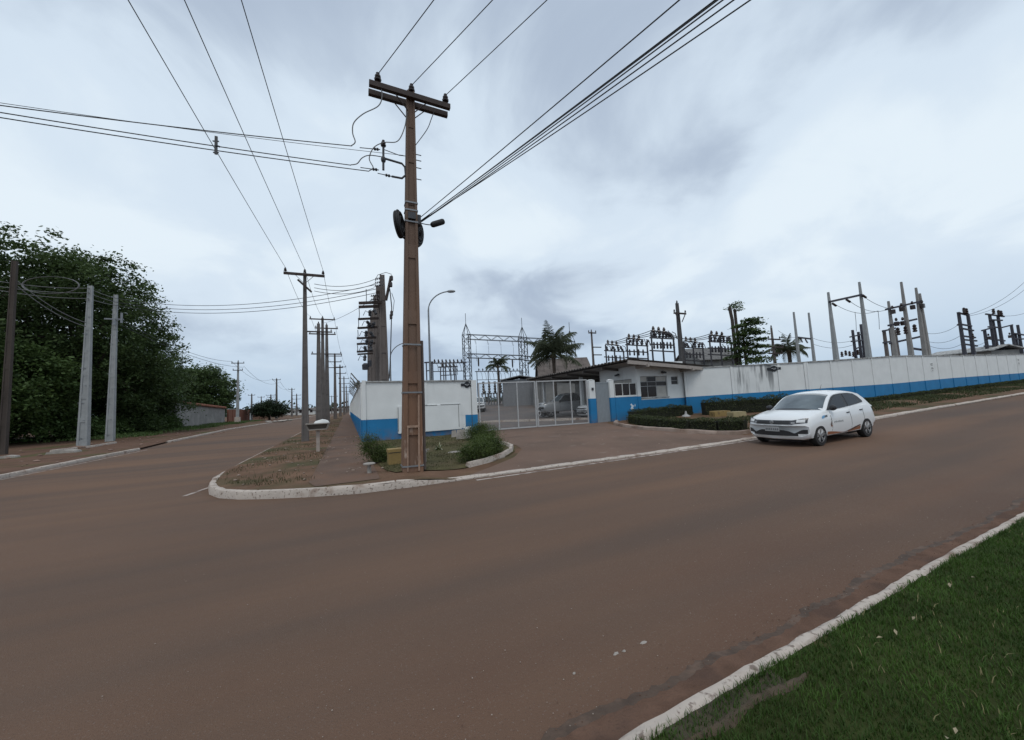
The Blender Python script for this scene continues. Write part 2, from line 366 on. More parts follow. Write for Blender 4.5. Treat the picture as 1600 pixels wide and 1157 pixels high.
# pavement beside the side wall, driveway, yard
sheet('pavement', spans((8.5, 20, 20), (20, 160, 30)), lambda y: -.75 if y > 9 else -.6, lambda y: .62, 5, lambda x, y: hv(x, y)+.010, walk_m)
DL = [(8.1, 2.3), (8.7, 3.1), (9.6, 4.25), (10.6, 4.95), (11.6, 5.2), (13, 5.2), (15, 5.35), (18.3, 6.1)]
DR = [(8.1, 12.6), (8.7, 12.4), (9.4, 11.75), (10.4, 11.3), (12, 11.25), (14, 11.7), (16.2, 12.6), (17.3, 13.7), (18.3, 14.2)]
sheet('driveway', spans((8.1, 12, 16), (12, 18.3, 16)), lambda y: interp(DL, y), lambda y: interp(DR, y), 20, lambda x, y: hv(x, y)+.012, drive_m)
sheet('yard', spans((18.3, 30, 12), (30, 90, 20)), lambda y: 1.0, lambda y: 40, 40, lambda x, y: hv(x, y)+.012+.9*sst(30, 60, y), mat('yard_asphalt', (.105, .088, .080), .9, .14, .6, .3, 40, col2=(.14, .10, .08), c2=(.5, .7), c2scale=.3))
PL = [(9.0, 1.0), (9.6, .8), (12, .66), (17.9, .66)]
PR = [(9.0, 2.6), (9.6, 3.95), (10.4, 4.65), (11.4, 4.98), (14, 5.0), (17.9, 5.9)]
planter_lawn = sheet('planter_lawn', spans((9.0, 17.9, 20)), lambda y: interp(PL, y), lambda y: interp(PR, y), 12, lambda x, y: hv(x, y)+.022, plantlawn_m)

def kerb(name, path, w, h, m=whitewash, side=1, jit=.006, below=.06, step=.35, seed=1):
    """A kerb along path [(x,y)...]; its road face lies on the path, its width goes to the left (side=1) or right of travel."""
    rr = random.Random(seed); P = []
    hs = h if callable(h) else (lambda x, y: h)
    for (a, b), (c, d) in zip(path, path[1:]):
        l = math.hypot(c-a, d-b); k = max(1, int(l/(step if l < 40 else 2.0)))
        P += [(a+(c-a)*i/k, b+(d-b)*i/k) for i in range(k)]
    P.append(path[-1]); V = []; Fc = []; Q = [(P[0], 0)]; run = 0
    for a, b in zip(P, P[1:]):             # a shallow open joint every metre or so
        l = math.hypot(b[0]-a[0], b[1]-a[1])
        if run+l >= 1.0 and l < 1.2 and l > .05:
            for f, d in ((.45, 0), (.49, 1), (.51, 1), (.55, 0)): Q.append(((a[0]+(b[0]-a[0])*f, a[1]+(b[1]-a[1])*f), d))
            run = 0
        else: run += l
        Q.append((b, 0))
    P = [q[0] for q in Q]; drop = [q[1] for q in Q]
    for i, (x, y) in enumerate(P):
        a = P[max(0, i-1)]; b = P[min(len(P)-1, i+1)]; dx, dy = b[0]-a[0], b[1]-a[1]; l = math.hypot(dx, dy) or 1
        nx, ny = -dy/l*side, dx/l*side; z = gz(x); t = hs(x, y)-(.016 if drop[i] else 0)
        j = lambda s=1: rr.uniform(-jit, jit)*s
        for o, zz in ((j(), -below), (j(), t*.55+j()), (.022+j(), t+j()-.008), (.05+j(), t+j()), (w-.03+j(), t+j()), (w+j(2), t-.03+j()), (w+.01, -below)):
            V.append((x+nx*o, y+ny*o, z+zz))
    for i in range(len(P)-1):
        for k in range(6): q = i*7+k; Fc.append((q, q+7, q+8, q+1))
    bm = MB(); bm.add(V, Fc); n = len(V); bm.add([], []); bm.f += [tuple(range(7)), tuple(range(n-7, n))[::-1]]; bm.mi += [0, 0]
    return struct(bm.build(name, m, smooth=True, angle=40))
kerb('kerb', [(1.95, 7.93), (1.1, 7.92), (.2, 7.98), (-.6, 8.25), (-1.4, 8.62), (-1.95, 8.95), (-2.36, 9.35), (-2.68, 9.95), (-2.87, 10.6), (-3.03, 11.4), (-3.13, 12.5), (-3.16, 15), (-3.16, 20.3)], .16,
     lambda x, y: (.05+.105*sst(1.95, 1.0, x)) if y < 9 else .155-.05*sst(9.5, 13, y), side=-1, seed=2)
kerb('kerb', [(-3.16, 26), (-3.2, 29.5), (-3.18, 34)], .15, .10, side=-1, seed=3)
kerb('kerb', [(-3.16, 37), (-3.2, 50), (-3.1, 110)], .15, .10, side=-1, seed=4)
kerb('kerb', [(1.95, 7.94), (6, 7.92), (12, 7.90), (22, 7.95), (40, 8.05), (70, 8.1), (130, 8.1)], .20, lambda x, y: .045+.03*sst(13, 16, x), side=1, jit=.012, seed=5)
ky = lambda x: interp(NEAR_C, x)
kerb('kerb', NEAR_C, .10, .125, side=-1, jit=.005, step=.12, seed=6)
kerb('kerb', [(-60, -4.25), (150, -4.25)], .17, .14, side=1, seed=26)
kerb('kerb', [(-30, 9.55), (-16, 9.9), (-11.6, 11.5), (-10.1, 14), (-9.85, 17), (-10.0, 21), (-10.05, 26.3)], .17, .13, side=1, seed=7)
kerb('kerb', [(-10.8, 32), (-11.2, 39), (-12.0, 51), (-11.0, 77), (-9.5, 100), (-9, 140)], .17, .12, side=1, seed=8)
kerb('kerb', [(-14.8, 29.2), (-14.2, 31.5), (-14.4, 34.5)], .15, .2, side=1, seed=9)
kerb('planter_kerb', [(2.75, 9.05), (3.35, 9.3), (4.0, 9.75), (4.5, 10.3), (4.85, 11.0), (4.97, 11.7), (4.9, 12.6)], .13, lambda x, y: hv(x, y)-gz(x)+.13, side=1, seed=10)
kerb('garden_kerb', [(13.3, 16.4), (12.3, 15.3), (11.6, 13.6), (11.25, 12), (11.3, 10.4), (11.75, 9.4), (12.5, 8.75), (14, 8.6)], .2, lambda x, y: hv(x, y)-gz(x)+.13, m=mat('old_kerb_stone', (.30, .23, .19), .9, .2, 3, .5, 20, col2=(.16, .1, .07), c2=(.45, .65)), side=1, jit=.012, seed=11)
kerb('yard_kerb', [(1.0, 27.2), (7.5, 26.6), (10.2, 24.8), (12.4, 21.2), (14.3, 19.4)], .18, lambda x, y: hv(x, y)-gz(x)+.14, side=1, seed=12)

def strip(name, pts, w, m, dz=.006):
    V = []; Fc = []
    for i, (x, y) in enumerate(pts):
        a = pts[max(0, i-1)]; b = pts[min(len(pts)-1, i+1)]; dx, dy = b[0]-a[0], b[1]-a[1]; l = math.hypot(dx, dy)
        for s in (-.5, .5): V.append((x-dy/l*w*s, y+dx/l*w*s, G(x, y)+dz))
    for i in range(len(pts)-1): Fc.append((2*i, 2*i+2, 2*i+3, 2*i+1))
    return struct(link(name, mesh_np(name, V, Fc, m)))
A = gp(288, 776); B = gp(335, 750)
strip('road_line', [(A.x+(B.x-A.x)*i/6, A.y+(B.y-A.y)*i/6) for i in range(7)]+[(-3.24+.01*k, B.y+1.4*(k+1)) for k in range(6)], .09, paint_line)
strip('road_line', [(2.5+1.1*i, 7.72+.01*i) for i in range(18)], .10, paint_line)
strip('road_line', [(-9.72, 15.8+.8*i) for i in range(14)], .10, paint_line)
# loose red grit lying in the gutter of the near kerb
grit_m = mat('gutter_grit', (.135, .080, .057), .95, .25, 6, .8, 60, col2=(.10, .062, .047), c2=(.5, .62), c2scale=3, spec=.1)
V = []; Fc = []; rr = random.Random(3); k = 0
xs = spans((-4, 12, 420), (12, 60, 80))
for i, x in enumerate(xs):
    w = .20+.025*math.sin(x*1.7)+.018*math.sin(x*6.3+1)+.035*rr.random()
    for y, z in ((-.02, .035), (.03, .03), (.03+w*.72, .012), (.03+w, .003)): V.append((x, ky(x)+y, gz(x)+z))
for i in range(len(xs)-1):
    for q in range(3): b = i*4+q; Fc.append((b, b+4, b+5, b+1))
struct(link('gutter_grit', mesh_np('gutter_grit', V, Fc, [grit_m, mat('damp_silt', (.072, .046, .032), .9, .25, 9, .5, 40, col2=(.118, .074, .052), c2=(.5, .6), c2scale=5)], [0, 0, 1]*(len(xs)-1))), 'stuff')
def pebbles(name, spots, m, seed):
    rr = random.Random(seed); b = MB()
    for x, y, r in spots:
        z = G(x, y); pr = [(r*.35, -r*.3), (r*rr.uniform(.8, 1), r*.1), (r*.75, r*.4), (r*.25, r*.58)]
        b.lathe(pr, (x, y, z+.01), 5)
    return struct(b.build(name, m, smooth=True, angle=60), 'stuff')
rr = random.Random(5)
pebbles('gutter_pebbles', [(rr.uniform(-1, 9), 1.60+abs(rr.gauss(0, .15)), rr.uniform(.003, .007)) for _ in range(420)], grit_m, 1)
pale_grit = mat('pale_grit', (.30, .25, .21), .9, .3, 20)
pebbles('road_grit', [(rr.uniform(-2, 9), 1.75+rr.random()**2*4.0, rr.uniform(.002, .005)) for _ in range(420)], pale_grit, 2)
pebbles('verge_litter', [(rr.uniform(-2.9, 1.2), rr.uniform(9.3, 24), rr.uniform(.015, .05)) for _ in range(140)]+[(rr.uniform(3, 11), rr.uniform(8.4, 16), rr.uniform(.01, .03)) for _ in range(60)], mat('verge_stones', (.24, .18, .14), .9, .3, 3), 3)
pebbles('left_verge_litter', [(-10.5-rr.random()**1.5*9, rr.uniform(15, 60), rr.uniform(.03, .12)) for _ in range(150)], mat('left_stones', (.2, .13, .1), .9, .35, 2), 4)
for (px, py, r) in ((963, 1022, .030), (975, 1018, .022), (1005, 1005, .035), (897, 1053, .018)):
    r *= .7; p = gp(px, py); b = MB(); b.add([(r*math.cos(a)*rr.uniform(.5, 1.1), r*math.sin(a)*rr.uniform(.5, 1.1), .001) for a in [k*.7 for k in range(9)]]+[(r*.8*math.cos(k*.7)*rr.uniform(.4, .9), r*.8*math.sin(k*.7)*rr.uniform(.4, .9), .005+.004*rr.random()) for k in range(9)], [(k, (k+1) % 9, 9+(k+1) % 9, 9+k) for k in range(9)]+[tuple(range(9, 18))])
    o = b.build('paint_chip', stone_m); o.location = p; o.scale = (1.3, .6, 1)
    tag(o, {963: 'pale chip of paint on the road, larger left one of a touching pair', 975: 'small pale chip on the road, right one of a touching pair', 1005: 'pale paint chip on the road nearest the kerb, lying alone', 897: 'small pale curl on the road, farthest left of the chips'}[px], 'debris', 'paint chips on the road')

# ------------------------------------------------------------------ grass
def grass(name, n, area, hmin, hmax, wd, m, zf, keep=None, seed=0):
    g = np.random.default_rng(seed); X, Y = area(g, n)
    if keep is not None:
        k = keep(X, Y, g); X, Y = X[k], Y[k]
    n = len(X); Z = np.array([zf(x, y) for x, y in zip(X, Y)]); a = g.uniform(0, 2*np.pi, n); h = g.uniform(hmin, hmax, n); ln = g.uniform(.2, 1.0, n)*h
    dx, dy = np.cos(a), np.sin(a); b = a+np.pi/2+g.normal(0, .5, n); ex, ey = np.cos(b)*wd/2, np.sin(b)*wd/2
    P = lambda s, f, q: np.stack([X+dx*ln*f+ex*s, Y+dy*ln*f+ey*s, Z+h*q], 1)
    V = np.concatenate([P(-1, 0, -.05), P(1, 0, -.05), P(.7, .35, .6), P(-.7, .35, .6), P(0, 1, .95)]); i = np.arange(n)
    Fc = np.concatenate([np.stack([i, i+n, i+2*n], 1), np.stack([i, i+2*n, i+3*n], 1), np.stack([i+3*n, i+2*n, i+4*n], 1)])
    return struct(link(name, mesh_np(name, V, Fc, m)), 'stuff')
def pn(X, Y, s, o=0):       # cheap smooth patchiness
    return np.sin(X*s+o)*np.sin(Y*s*1.3+o*2)+.5*np.sin(X*s*2.3-Y*s*1.7+o)
def near_area(g, n):
    X = -2.5+g.random(n)**1.6*16; Y = np.interp(X, *zip(*NEAR_C))-.075-.02*g.random(n)+.012*np.sin(X*7)-g.random(n)**1.1*3.5; return X, Y
bare = lambda X, Y, g: ~(((np.abs(Y-1.335-.012*np.sin(X*11))+.012*g.normal(0, 1, len(X)) < .014) & (X > 1.36) & (X < 2.2)) | ((Y > 1.335) & (X > 1.35) & (X < 2.0) & (g.random(len(X)) < .2)))
grass('grass', 340000, near_area, .016, .044, .005, blade_m, lambda x, y: gz(x)+.11, bare, 1)
grass('grass_far', 26000, lambda g, n: (13.5+g.random(n)*50, 1.46-g.random(n)*5.4), .03, .08, .02, blade_m, lambda x, y: gz(x)+.11, None, 2)
grass('kerb_grass', 1500, lambda g, n: (lambda X: (X, np.interp(X, *zip(*NEAR_C))-.10-np.abs(g.normal(0, .010, n))))(-1+g.random(n)**1.3*14), .02, .05, .006, blade_m, lambda x, y: gz(x)+.115, lambda X, Y, g: pn(X, Y, 5, 1) > -.3, 3)
grass('verge_grass', 12000, lambda g, n: (-2.95+g.random(n)*2.3, 9.4+g.random(n)**1.6*60), .03, .09, .012, blade_dull, hv, lambda X, Y, g: (pn(X, Y, .9, 2)+g.normal(0, .35, len(X)) > .25) & (X > -2.9+np.clip(10.6-Y, 0, 2)), 4)
grass('planter_grass', 15000, lambda g, n: (.8+g.random(n)*5, 9.1+g.random(n)*8.7), .02, .06, .011, blade_dull, lambda x, y: hv(x, y)+.02, lambda X, Y, g: (X < np.interp(Y, [9, 9.6, 10.4, 11.4, 17.9], [2.4, 3.7, 4.4, 4.8, 5.7])) & (pn(X, Y, 1.6, .4)+g.normal(0, .4, len(X)) > -.2), 5)
grass('wall_foot_grass', 34000, lambda g, n: (13+g.random(n)*50, 9.0+g.random(n)*3.3), .04, .13, .03, leaf_hedge, hv, lambda X, Y, g: (pn(X, Y, .8, 3)+g.normal(0, .4, len(X)) > -.4) & (Y > 9.3), 6)
grass('left_verge_grass', 26000, lambda g, n: (-14-g.random(n)*12, 38+g.random(n)*45), .08, .28, .05, leaf_mid, lambda x, y: .3, lambda X, Y, g: pn(X, Y, .35, 3)+g.normal(0, .3, len(X)) > .05, 7)
grass('dry_grass', 9000, near_area, .02, .055, .005, mat('straw', (.20, .17, .08), .8, .3, 4), lambda x, y: gz(x)+.11, lambda X, Y, g: pn(X, Y, 2.1, 4)+g.normal(0, .5, len(X)) > .2, 9)
# dry leaves lying on the lawn
rr = random.Random(12); b = MB()
for k in range(46):
    x = 1.6+rr.random()**1.3*7; y = rr.uniform(-.4, 1.35); z = gz(x)+.165; a = rr.uniform(0, 6.28); l = rr.uniform(.014, .03); t = rr.uniform(-.01, .01)
    c, s_ = math.cos(a), math.sin(a)
    b.add([(x-c*l, y-s_*l, z+t), (x-s_*l*.4, y+c*l*.4, z+.006), (x+c*l, y+s_*l, z-t), (x+s_*l*.4, y-c*l*.4, z+.004)], [(0, 1, 2, 3)])
struct(b.build('fallen_leaves', mat('dry_leaf', (.24, .20, .13), .8, .4, 3), fix=False), 'stuff')

# bare sandy soil where the turf is worn near the kerb
rr = random.Random(8); V = []; Fc = []; xs = [1.30+.03*i for i in range(33)]
for i, x in enumerate(xs):
    e = math.sin(math.pi*i/32)**.5; w = (.026+.010*math.sin(x*13)+.010*rr.random())*e
    for k, (o, z) in enumerate(((-w, -.004), (-w*.5, .006), (0, .010), (w*.5, .007), (w, -.004))): V.append((x, 1.335+.012*math.sin(x*11)+o, gz(x)+.112+z+rr.uniform(-.006, .005)))
for i in range(len(xs)-1):
    for k in range(4): b = i*5+k; Fc.append((b, b+5, b+6, b+1))
struct(link('bare_soil', mesh_np('bare_soil', V, Fc, mat('sandy_soil', (.070, .050, .031), .95, .25, 12, .6, 80))), 'stuff')
sheet('worn_turf', [1.325, 1.36, 1.40, 1.45], lambda y: 1.3, lambda y: 2.1, 10, lambda x, y: gz(x)+.1135, mat('worn_turf', (.048, .040, .022), .95, .3, 10, .6, 60))
# ================================================================== walls
def aty(px, py, y): d = ray(px, py); return CAM+d*((y-CAM.y)/d.y)
def atx(px, py, x): d = ray(px, py); return CAM+d*((x-CAM.x)/d.x)
def slab(mb, a, b, za0, zb0, za1, zb1, t, off=0.0):
    """upright slab from plan point a to b, bottom heights za0/zb0, top za1/zb1; front face offset `off` towards the viewer, thickness t behind it"""
    ax, ay = a; bx, by = b; dx, dy = bx-ax, by-ay; l = math.hypot(dx, dy); nx, ny = dy/l, -dx/l
    f = lambda x, y, z, o: (x+nx*o, y+ny*o, z)
    vs = [f(ax, ay, za0, off), f(bx, by, zb0, off), f(bx, by, zb0, off-t), f(ax, ay, za0, off-t), f(ax, ay, za1, off), f(bx, by, zb1, off), f(bx, by, zb1, off-t), f(ax, ay, za1, off-t)]
    return mb.add(vs, MB.BF)
def lerp2(a, b, t): return (a[0]+(b[0]-a[0])*t, a[1]+(b[1]-a[1])*t)
def wall_run(root, pts, top, blue, base, white, pil_w=.13, cop=True, proud=.035):
    """panelled wall: pts are plan points at the joints; heights are functions of the plan point"""
    o = root.location; L_ = lambda p: (p[0]-o.x, p[1]-o.y)
    for i in range(len(pts)-1):
        a, b = pts[i], pts[i+1]; l = math.hypot(b[0]-a[0], b[1]-a[1]); e = pil_w/2/l
        a2, b2 = lerp2(a, b, e+.012/l), lerp2(a, b, 1-e-.012/l)
        wm = white[i] if isinstance(white, list) else white
        slab(MB(), L_(a2), L_(b2), blue(*a2), blue(*b2), top(*a2)-.004, top(*b2)-.004, .12).build('panel', wm, root)
        slab(MB(), L_(a2), L_(b2), base(*a2), base(*b2), blue(*a2)-.003, blue(*b2)-.003, .12, .004).build('painted_base', wallblue, root)
        slab(MB(), L_(lerp2(a, b, -e*.2)), L_(lerp2(a, b, 1.0+e*.2)), base(*a), base(*b), top(*a)-.03, top(*b)-.03, .05, -.05).build('joint', trimdark, root)
        if cop: slab(MB(), L_(lerp2(a, b, .002)), L_(lerp2(a, b, .998)), top(*a), top(*b), top(*a)+.06, top(*b)+.06, .22, .05).build('coping', coping_m, root)
    for i, p in enumerate(pts):
        q = pts[min(i+1, len(pts)-1)]; r = pts[max(i-1, 0)]; dx, dy = q[0]-r[0], q[1]-r[1]; l = math.hypot(dx, dy); dx /= l; dy /= l
        a, b = (p[0]-dx*pil_w/2, p[1]-dy*pil_w/2), (p[0]+dx*pil_w/2, p[1]+dy*pil_w/2)
        m = MB(); slab(m, L_(a), L_(b), blue(*p), blue(*p), top(*p)-.006, top(*p)-.006, .17, proud); m.mat(1); slab(m, L_(a), L_(b), base(*p), base(*p), blue(*p)-.004, blue(*p)-.004, .17, proud+.003)
        m.build('pilaster', [wallwhite, wallblue], root)
def emblem(root, c, nrm, R):
    """dark round badge with a crossbar and pale lettering strokes; c local, nrm plan direction the badge faces"""
    n = Vector((nrm[0], nrm[1], 0)).normalized(); r = Vector((0, 0, 1)).cross(n).normalized(); c = Vector(c)
    e = MB(); e.lathe([(R, 0), (R, .02), (R*.96, .026)], c, 24, n); d = e.build('emblem', badge_m, root)
    m = MB(); m.bar(c+n*.022-r*R*2.05, c+n*.022+r*R*2.05, .03, R*.82); m.build('crossbar', badge_m, d)
    for k, (x0, x1, z0, z1) in enumerate(((-.75, -.2, .0, .16), (.1, .6, .02, .18), (-.3, .35, -.24, -.10), (1.0, 1.35, -.02, .14))):
        m = MB(); m.bar(c+n*.04+r*R*x0+Vector((0, 0, R*(z0+z1)/2)), c+n*.04+r*R*x1+Vector((0, 0, R*(z0+z1)/2)), .006, R*(z1-z0)); m.build('pale_stroke', badge_l, d)
    return d

# corner wall facing the main road
CW_Y = 18.0; cwx0, cwx1 = aty(566, 640, CW_Y).x, aty(746, 640, CW_Y).x
cw = thing('corner_wall', 'white wall with a blue foot and meter panel directly behind the big brown pole', 'wall', (cwx0, CW_Y, 0))
tp = lambda x, y: zat(599, x, y)*.5+zat(599, cwx0, CW_Y)*.5
T_cw = 2.86; B_cw = 1.12; base_cw = .08
xl = lambda px: aty(px, 640, CW_Y).x-cwx0
W_ = cwx1-cwx0
m = MB(); slab(m, (.16, 0), (W_-.30, 0), B_cw, B_cw-.06, T_cw-.06, T_cw-.12, .15); m.build('panel', wallwhite, cw)
m = MB(); slab(m, (.16, 0), (xl(621), 0), base_cw, base_cw, B_cw-.003, B_cw-.02, .15, .004); m.build('painted_base', wallblue, cw)
m = MB(); slab(m, (xl(727), 0), (W_-.30, 0), base_cw, base_cw, B_cw-.05, B_cw-.063, .15, .004); m.build('painted_base', wallblue, cw)
m = MB(); slab(m, (xl(621)+.002, 0), (xl(727)-.002, 0), base_cw, base_cw, .42, .42, .12, -.02); m.build('painted_base', wallblue, cw)
m = MB(); slab(m, (xl(621)+.002, 0), (xl(727)-.002, 0), .43, .43, 1.16, 1.10, .12, -.01); m.build('panel', wallwhite, cw)
m = MB(); slab(m, (xl(621)+.02, 0), (xl(720), 0), .40, .40, 1.66, 1.62, .06, .055); mp_ = m.build('meter_panel', wallwhite, cw)
m = MB(); m.bar((xl(621)+.02, -.062, 1.60), (xl(621)+.02, -.062, .5), .015, .02); m.bar((xl(716), -.062, 1.61), (xl(716), -.062, .5), .02, .015)
for a, b in ((655, 683), (688, 719)): m.bar((xl(a), -.062, 1.635), (xl(b), -.062, 1.625), .012, .02)
m.build('seam', trimdark, mp_)
for x0, x1 in ((0, .155), (W_-.295, W_-.02)):
    m = MB(); slab(m, (x0, 0), (x1, 0), B_cw-.06*(x0 > 1), B_cw-.06*(x0 > 1), T_cw+.03-.1*(x0 > 1), T_cw+.03-.1*(x0 > 1), .28, .06); m.mat(1); slab(m, (x0, 0), (x1, 0), base_cw, base_cw, B_cw-.004-.06*(x0 > 1), B_cw-.004-.06*(x0 > 1), .28, .063); m.build('pilaster', [wallwhite, wallblue], cw)
m = MB(); slab(m, (xl(664), 0), (xl(668), 0), 1.67, 1.67, T_cw-.10, T_cw-.10, .04, .03); m.build('pilaster', wallwhite, cw)
m = MB(); slab(m, (.15, 0), (W_-.30, 0), T_cw-.055, T_cw-.115, T_cw+.0, T_cw-.05, .26, .06); m.build('coping', coping_m, cw)
m = MB(); m.bar((W_-.305, -.012, base_cw), (W_-.305, -.012, T_cw-.12), .02, .02); m.build('joint', trimdark, cw)
emblem(cw, (xl(731), -.012, zat(601.5, cwx0+xl(731), CW_Y)), (0, -1), .155)

# side wall running away down the street
sw = thing('side_wall', 'long white and blue wall running away down the side street with slanted wire brackets', 'wall', (cwx0-.02, CW_Y, 0))
pts = [(cwx0-.02, CW_Y+.14+2.5*i) for i in range(26)][::-1]
wall_run(sw, pts, lambda x, y: T_cw-.1-.002*(y-18), lambda x, y: B_cw, lambda x, y: .07, wallwhite)
m = MB(); slab(m, (0, 110), (0, 62.9), .07, .07, 2.5, 2.6, .12); m.build('far_panel', wallwhite, sw)
for k in range(9):
    y = .5+2.5*k; m = MB(); m.bar((.1, y, T_cw-.25), (-.42, y, T_cw+.42), .05, .05); m.build('wire_bracket', conc_mid, sw)
for k in range(4):
    m = MB(); f = .25+.25*k; m.tube([(.1-.52*f, .5, T_cw-.25+.67*f), (.1-.52*f, 22, T_cw-.27+.67*f)], .006, 4); m.build('barbed_wire', galv, sw)

# long wall along the main road
joints_px = (1264.5, 1301.6, 1334.6, 1366, 1395, 1421, 1446, 1468, 1488.6, 1508, 1526, 1542, 1559, 1574, 1589)
WY = 12.6
lw = thing('roadside_wall', 'long panelled white wall with blue foot along the main road behind the white hatchback', 'wall', (24.3, WY, 0))
xs_ = [24.3+2.41*i for i in range(21)]
TOP = [(14, 2.98), (24, 3.02), (26.5, 3.10), (35, 3.44), (43, 3.50), (58, 3.70), (90, 4.2)]; BLU = [(14, 1.40), (20, 1.40), (25, 1.49), (34.5, 1.56), (43, 1.75), (57, 1.90), (90, 2.4)]
topf = lambda x, y: interp(TOP, x); bluf = lambda x, y: interp(BLU, x); basf = lambda x, y: hv(x, y)-.05
wall_run(lw, [(x, WY) for x in xs_], topf, bluf, basf, wallwhite)
def painted_notice(root, x, z, s=1.0):
    n = MB(); n.box(x-.17*s, x+.17*s, -.012, -.002, z-.32*s, z+.32*s); nb = n.build('notice', wallwhite, root)
    for k, (dz, w, h) in enumerate(((.22, .30, .035), (.13, .30, .035), (.175, .05, .12), (-.02, .2, .03), (-.11, .32, .05), (-.24, .18, .04))):
        m = MB(); m.box(x-w/2*s-(.11*s if k == 2 else 0), x+w/2*s-(.11*s if k == 2 else 0), -.016, -.0125, z+dz*s-h/2*s, z+dz*s+h/2*s); m.build('dark_stroke', trimdark, nb)
nx_ = aty(1456, 574, WY); painted_notice(lw, nx_.x-24.3, nx_.z, 1.15)
nx_ = aty(1591.5, 566, WY); painted_notice(lw, nx_.x-24.3, nx_.z, 1.1)

# diagonal wall between guardhouse and the long wall
D0, D1 = (19.3, 16.75), (24.3, WY)
def on_diag(px):
    d = ray(px, 600); # plan intersection with D0-D1
    a = np.array([[d.x, D0[0]-D1[0]], [d.y, D0[1]-D1[1]]]); t, s = np.linalg.solve(a, np.array(D0)); return lerp2(D0, D1, s)
dw = thing('diagonal_wall', 'black streaked white wall panels slanting from the guardhouse towards the road', 'wall', (D0[0], D0[1], 0))
dp = [D0, on_diag(1145), on_diag(1219), (24.22, WY+.07)]
wall_run(dw, dp, lambda x, y: 3.12-.02*(x-19.3), lambda x, y: 1.36+.026*(x-19.3), basf, [wallwhite, wallstain, wallwhite])
ep = on_diag(1211.5); nd = Vector((D1[1]-D0[1], D0[0]-D1[0], 0)).normalized()
emblem(dw, (ep[0]-D0[0]+nd.x*.012, ep[1]-D0[1]+nd.y*.012, zat(576.5, ep[0], ep[1])), nd, .17)

# ------------------------------------------------------------------ gate, pillars, small door
GA, GB = Vector((cwx1+.04, 17.95, 0)), Vector((aty(921.5, 640, 17.25).x, 17.25, 0))
gdir = (GB-GA).normalized(); glen = (GB-GA).length
GT = lambda t: zat(597.5, *(GA+gdir*(glen*t)).xy); GBt = lambda t: zat(667.5-3.5*t, *(GA+gdir*(glen*t)).xy)
def gpt(t, z, o=0): p = GA+gdir*(glen*t); return Vector((p.x+gdir.y*o, p.y-gdir.x*o, z))
for side, (t0, t1, lab) in enumerate(((.004, .496, 'left leaf of the grey mesh gate, next to the corner wall'), (.504, .985, 'right leaf of the grey mesh gate, next to the white and blue pillar'))):
    o = gpt(t0, 0); gt = thing('gate_leaf', lab, 'gate', o, 0, 'leaves of the yard gate')
    z0, z1 = .24, 2.62; P = lambda t, z, q=0: gpt(t, z, q)-o
    m = MB()
    for t in (t0, t1-.008): m.bar(P(t+.004, z0), P(t+.004, z1), .06, .06)
    m.bar(P(t0, z1), P(t1, z1), .06, .06); m.bar(P(t0, z0), P(t1, z0), .06, .06); m.build('frame', gate_m, gt)
    for k in (1, 2):
        t = t0+(t1-t0)*k/3; m = MB(); m.bar(P(t, z0), P(t, z1-.03), .05, .05); m.build('upright', gate_m, gt)
    m = MB(); tA, tB = (t0+.02, t0+(t1-t0)/3-.01)
    w = MB(); n_ = 46
    for k in range(n_+1):
        t = t0+(t1-t0)*k/n_; w.bar(P(t, z0, -.02), P(t, z1, -.02), .006, .006)
    for k in range(1, 34): w.bar(P(t0, z0+(z1-z0)*k/34, -.026), P(t1, z0+(z1-z0)*k/34, -.026), .006, .006)
    wo = w.build('wire_mesh', gatemesh_m, gt); wo['kind'] = 'stuff'
    if side == 1:
        m = MB(); m.torus(P(t0+.012, .92, .06), .10, .018, (0, 1, 0), 14, 6); m.build('lock_ring', gate_m, gt)
        m = MB(); m.bar(P(t0+.010, 1.2, .05), P(t0+.010, 1.7, .05), .03, .03); m.build('latch_bar', gate_m, gt)
def pillar(name, label, px0, px1, y, ztop, zblue, dep=.28):
    x0, x1 = aty(px0, 630, y).x, aty(px1, 630, y).x; p = thing(name, label, 'pillar', ((x0+x1)/2, y, 0)); h = (x1-x0)/2
    m = MB(); m.box(-h, h, 0, dep, zblue, ztop); m.build('shaft', wallwhite, p)
    m = MB(); m.box(-h-.012, h+.012, -.012, dep, .05, zblue-.002); m.build('painted_base', wallblue, p)
    m = MB(); m.prism([(-h-.01, ztop), (h+.01, ztop), (0, ztop+.05)], -.01, dep+.01); m.build('cap', wallwhite, p)
    return p
gp1 = pillar('gate_pillar', 'white pillar with tall blue foot between the mesh gate and grey door', 922.5, 931.5, 17.1, 2.58, 1.56)
m = MB(); m.box(-.06, .06, -.05, 0, 2.02, 2.16); m.build('intercom', metal_dark, gp1)
pillar('door_pillar', 'white pillar with blue foot right of the grey sheet door', 954.5, 961, 17.0, 2.56, 1.56)
dx0, dx1 = aty(932.5, 630, 17.12).x, aty(953.8, 630, 17.12).x
dr = thing('sheet_door', 'narrow grey ribbed metal door between two blue footed pillars', 'door', ((dx0+dx1)/2, 17.12, 0)); hw = (dx1-dx0)/2
m = MB(); m.box(-hw, hw, .0, .03, .17, 2.46); m.build('sheet', door_m, dr)
for k in range(9):
    x = -hw+.08+(2*hw-.16)*k/8; m = MB(); m.box(x-.012, x+.012, -.014, -.001, .24, 2.38); m.build('rib', door_m, dr)
m = MB(); m.box(-hw, hw, -.018, -.001, 2.39, 2.46); m.box(-hw, hw, -.018, -.001, .17, .23); m.build('rail', door_m, dr)

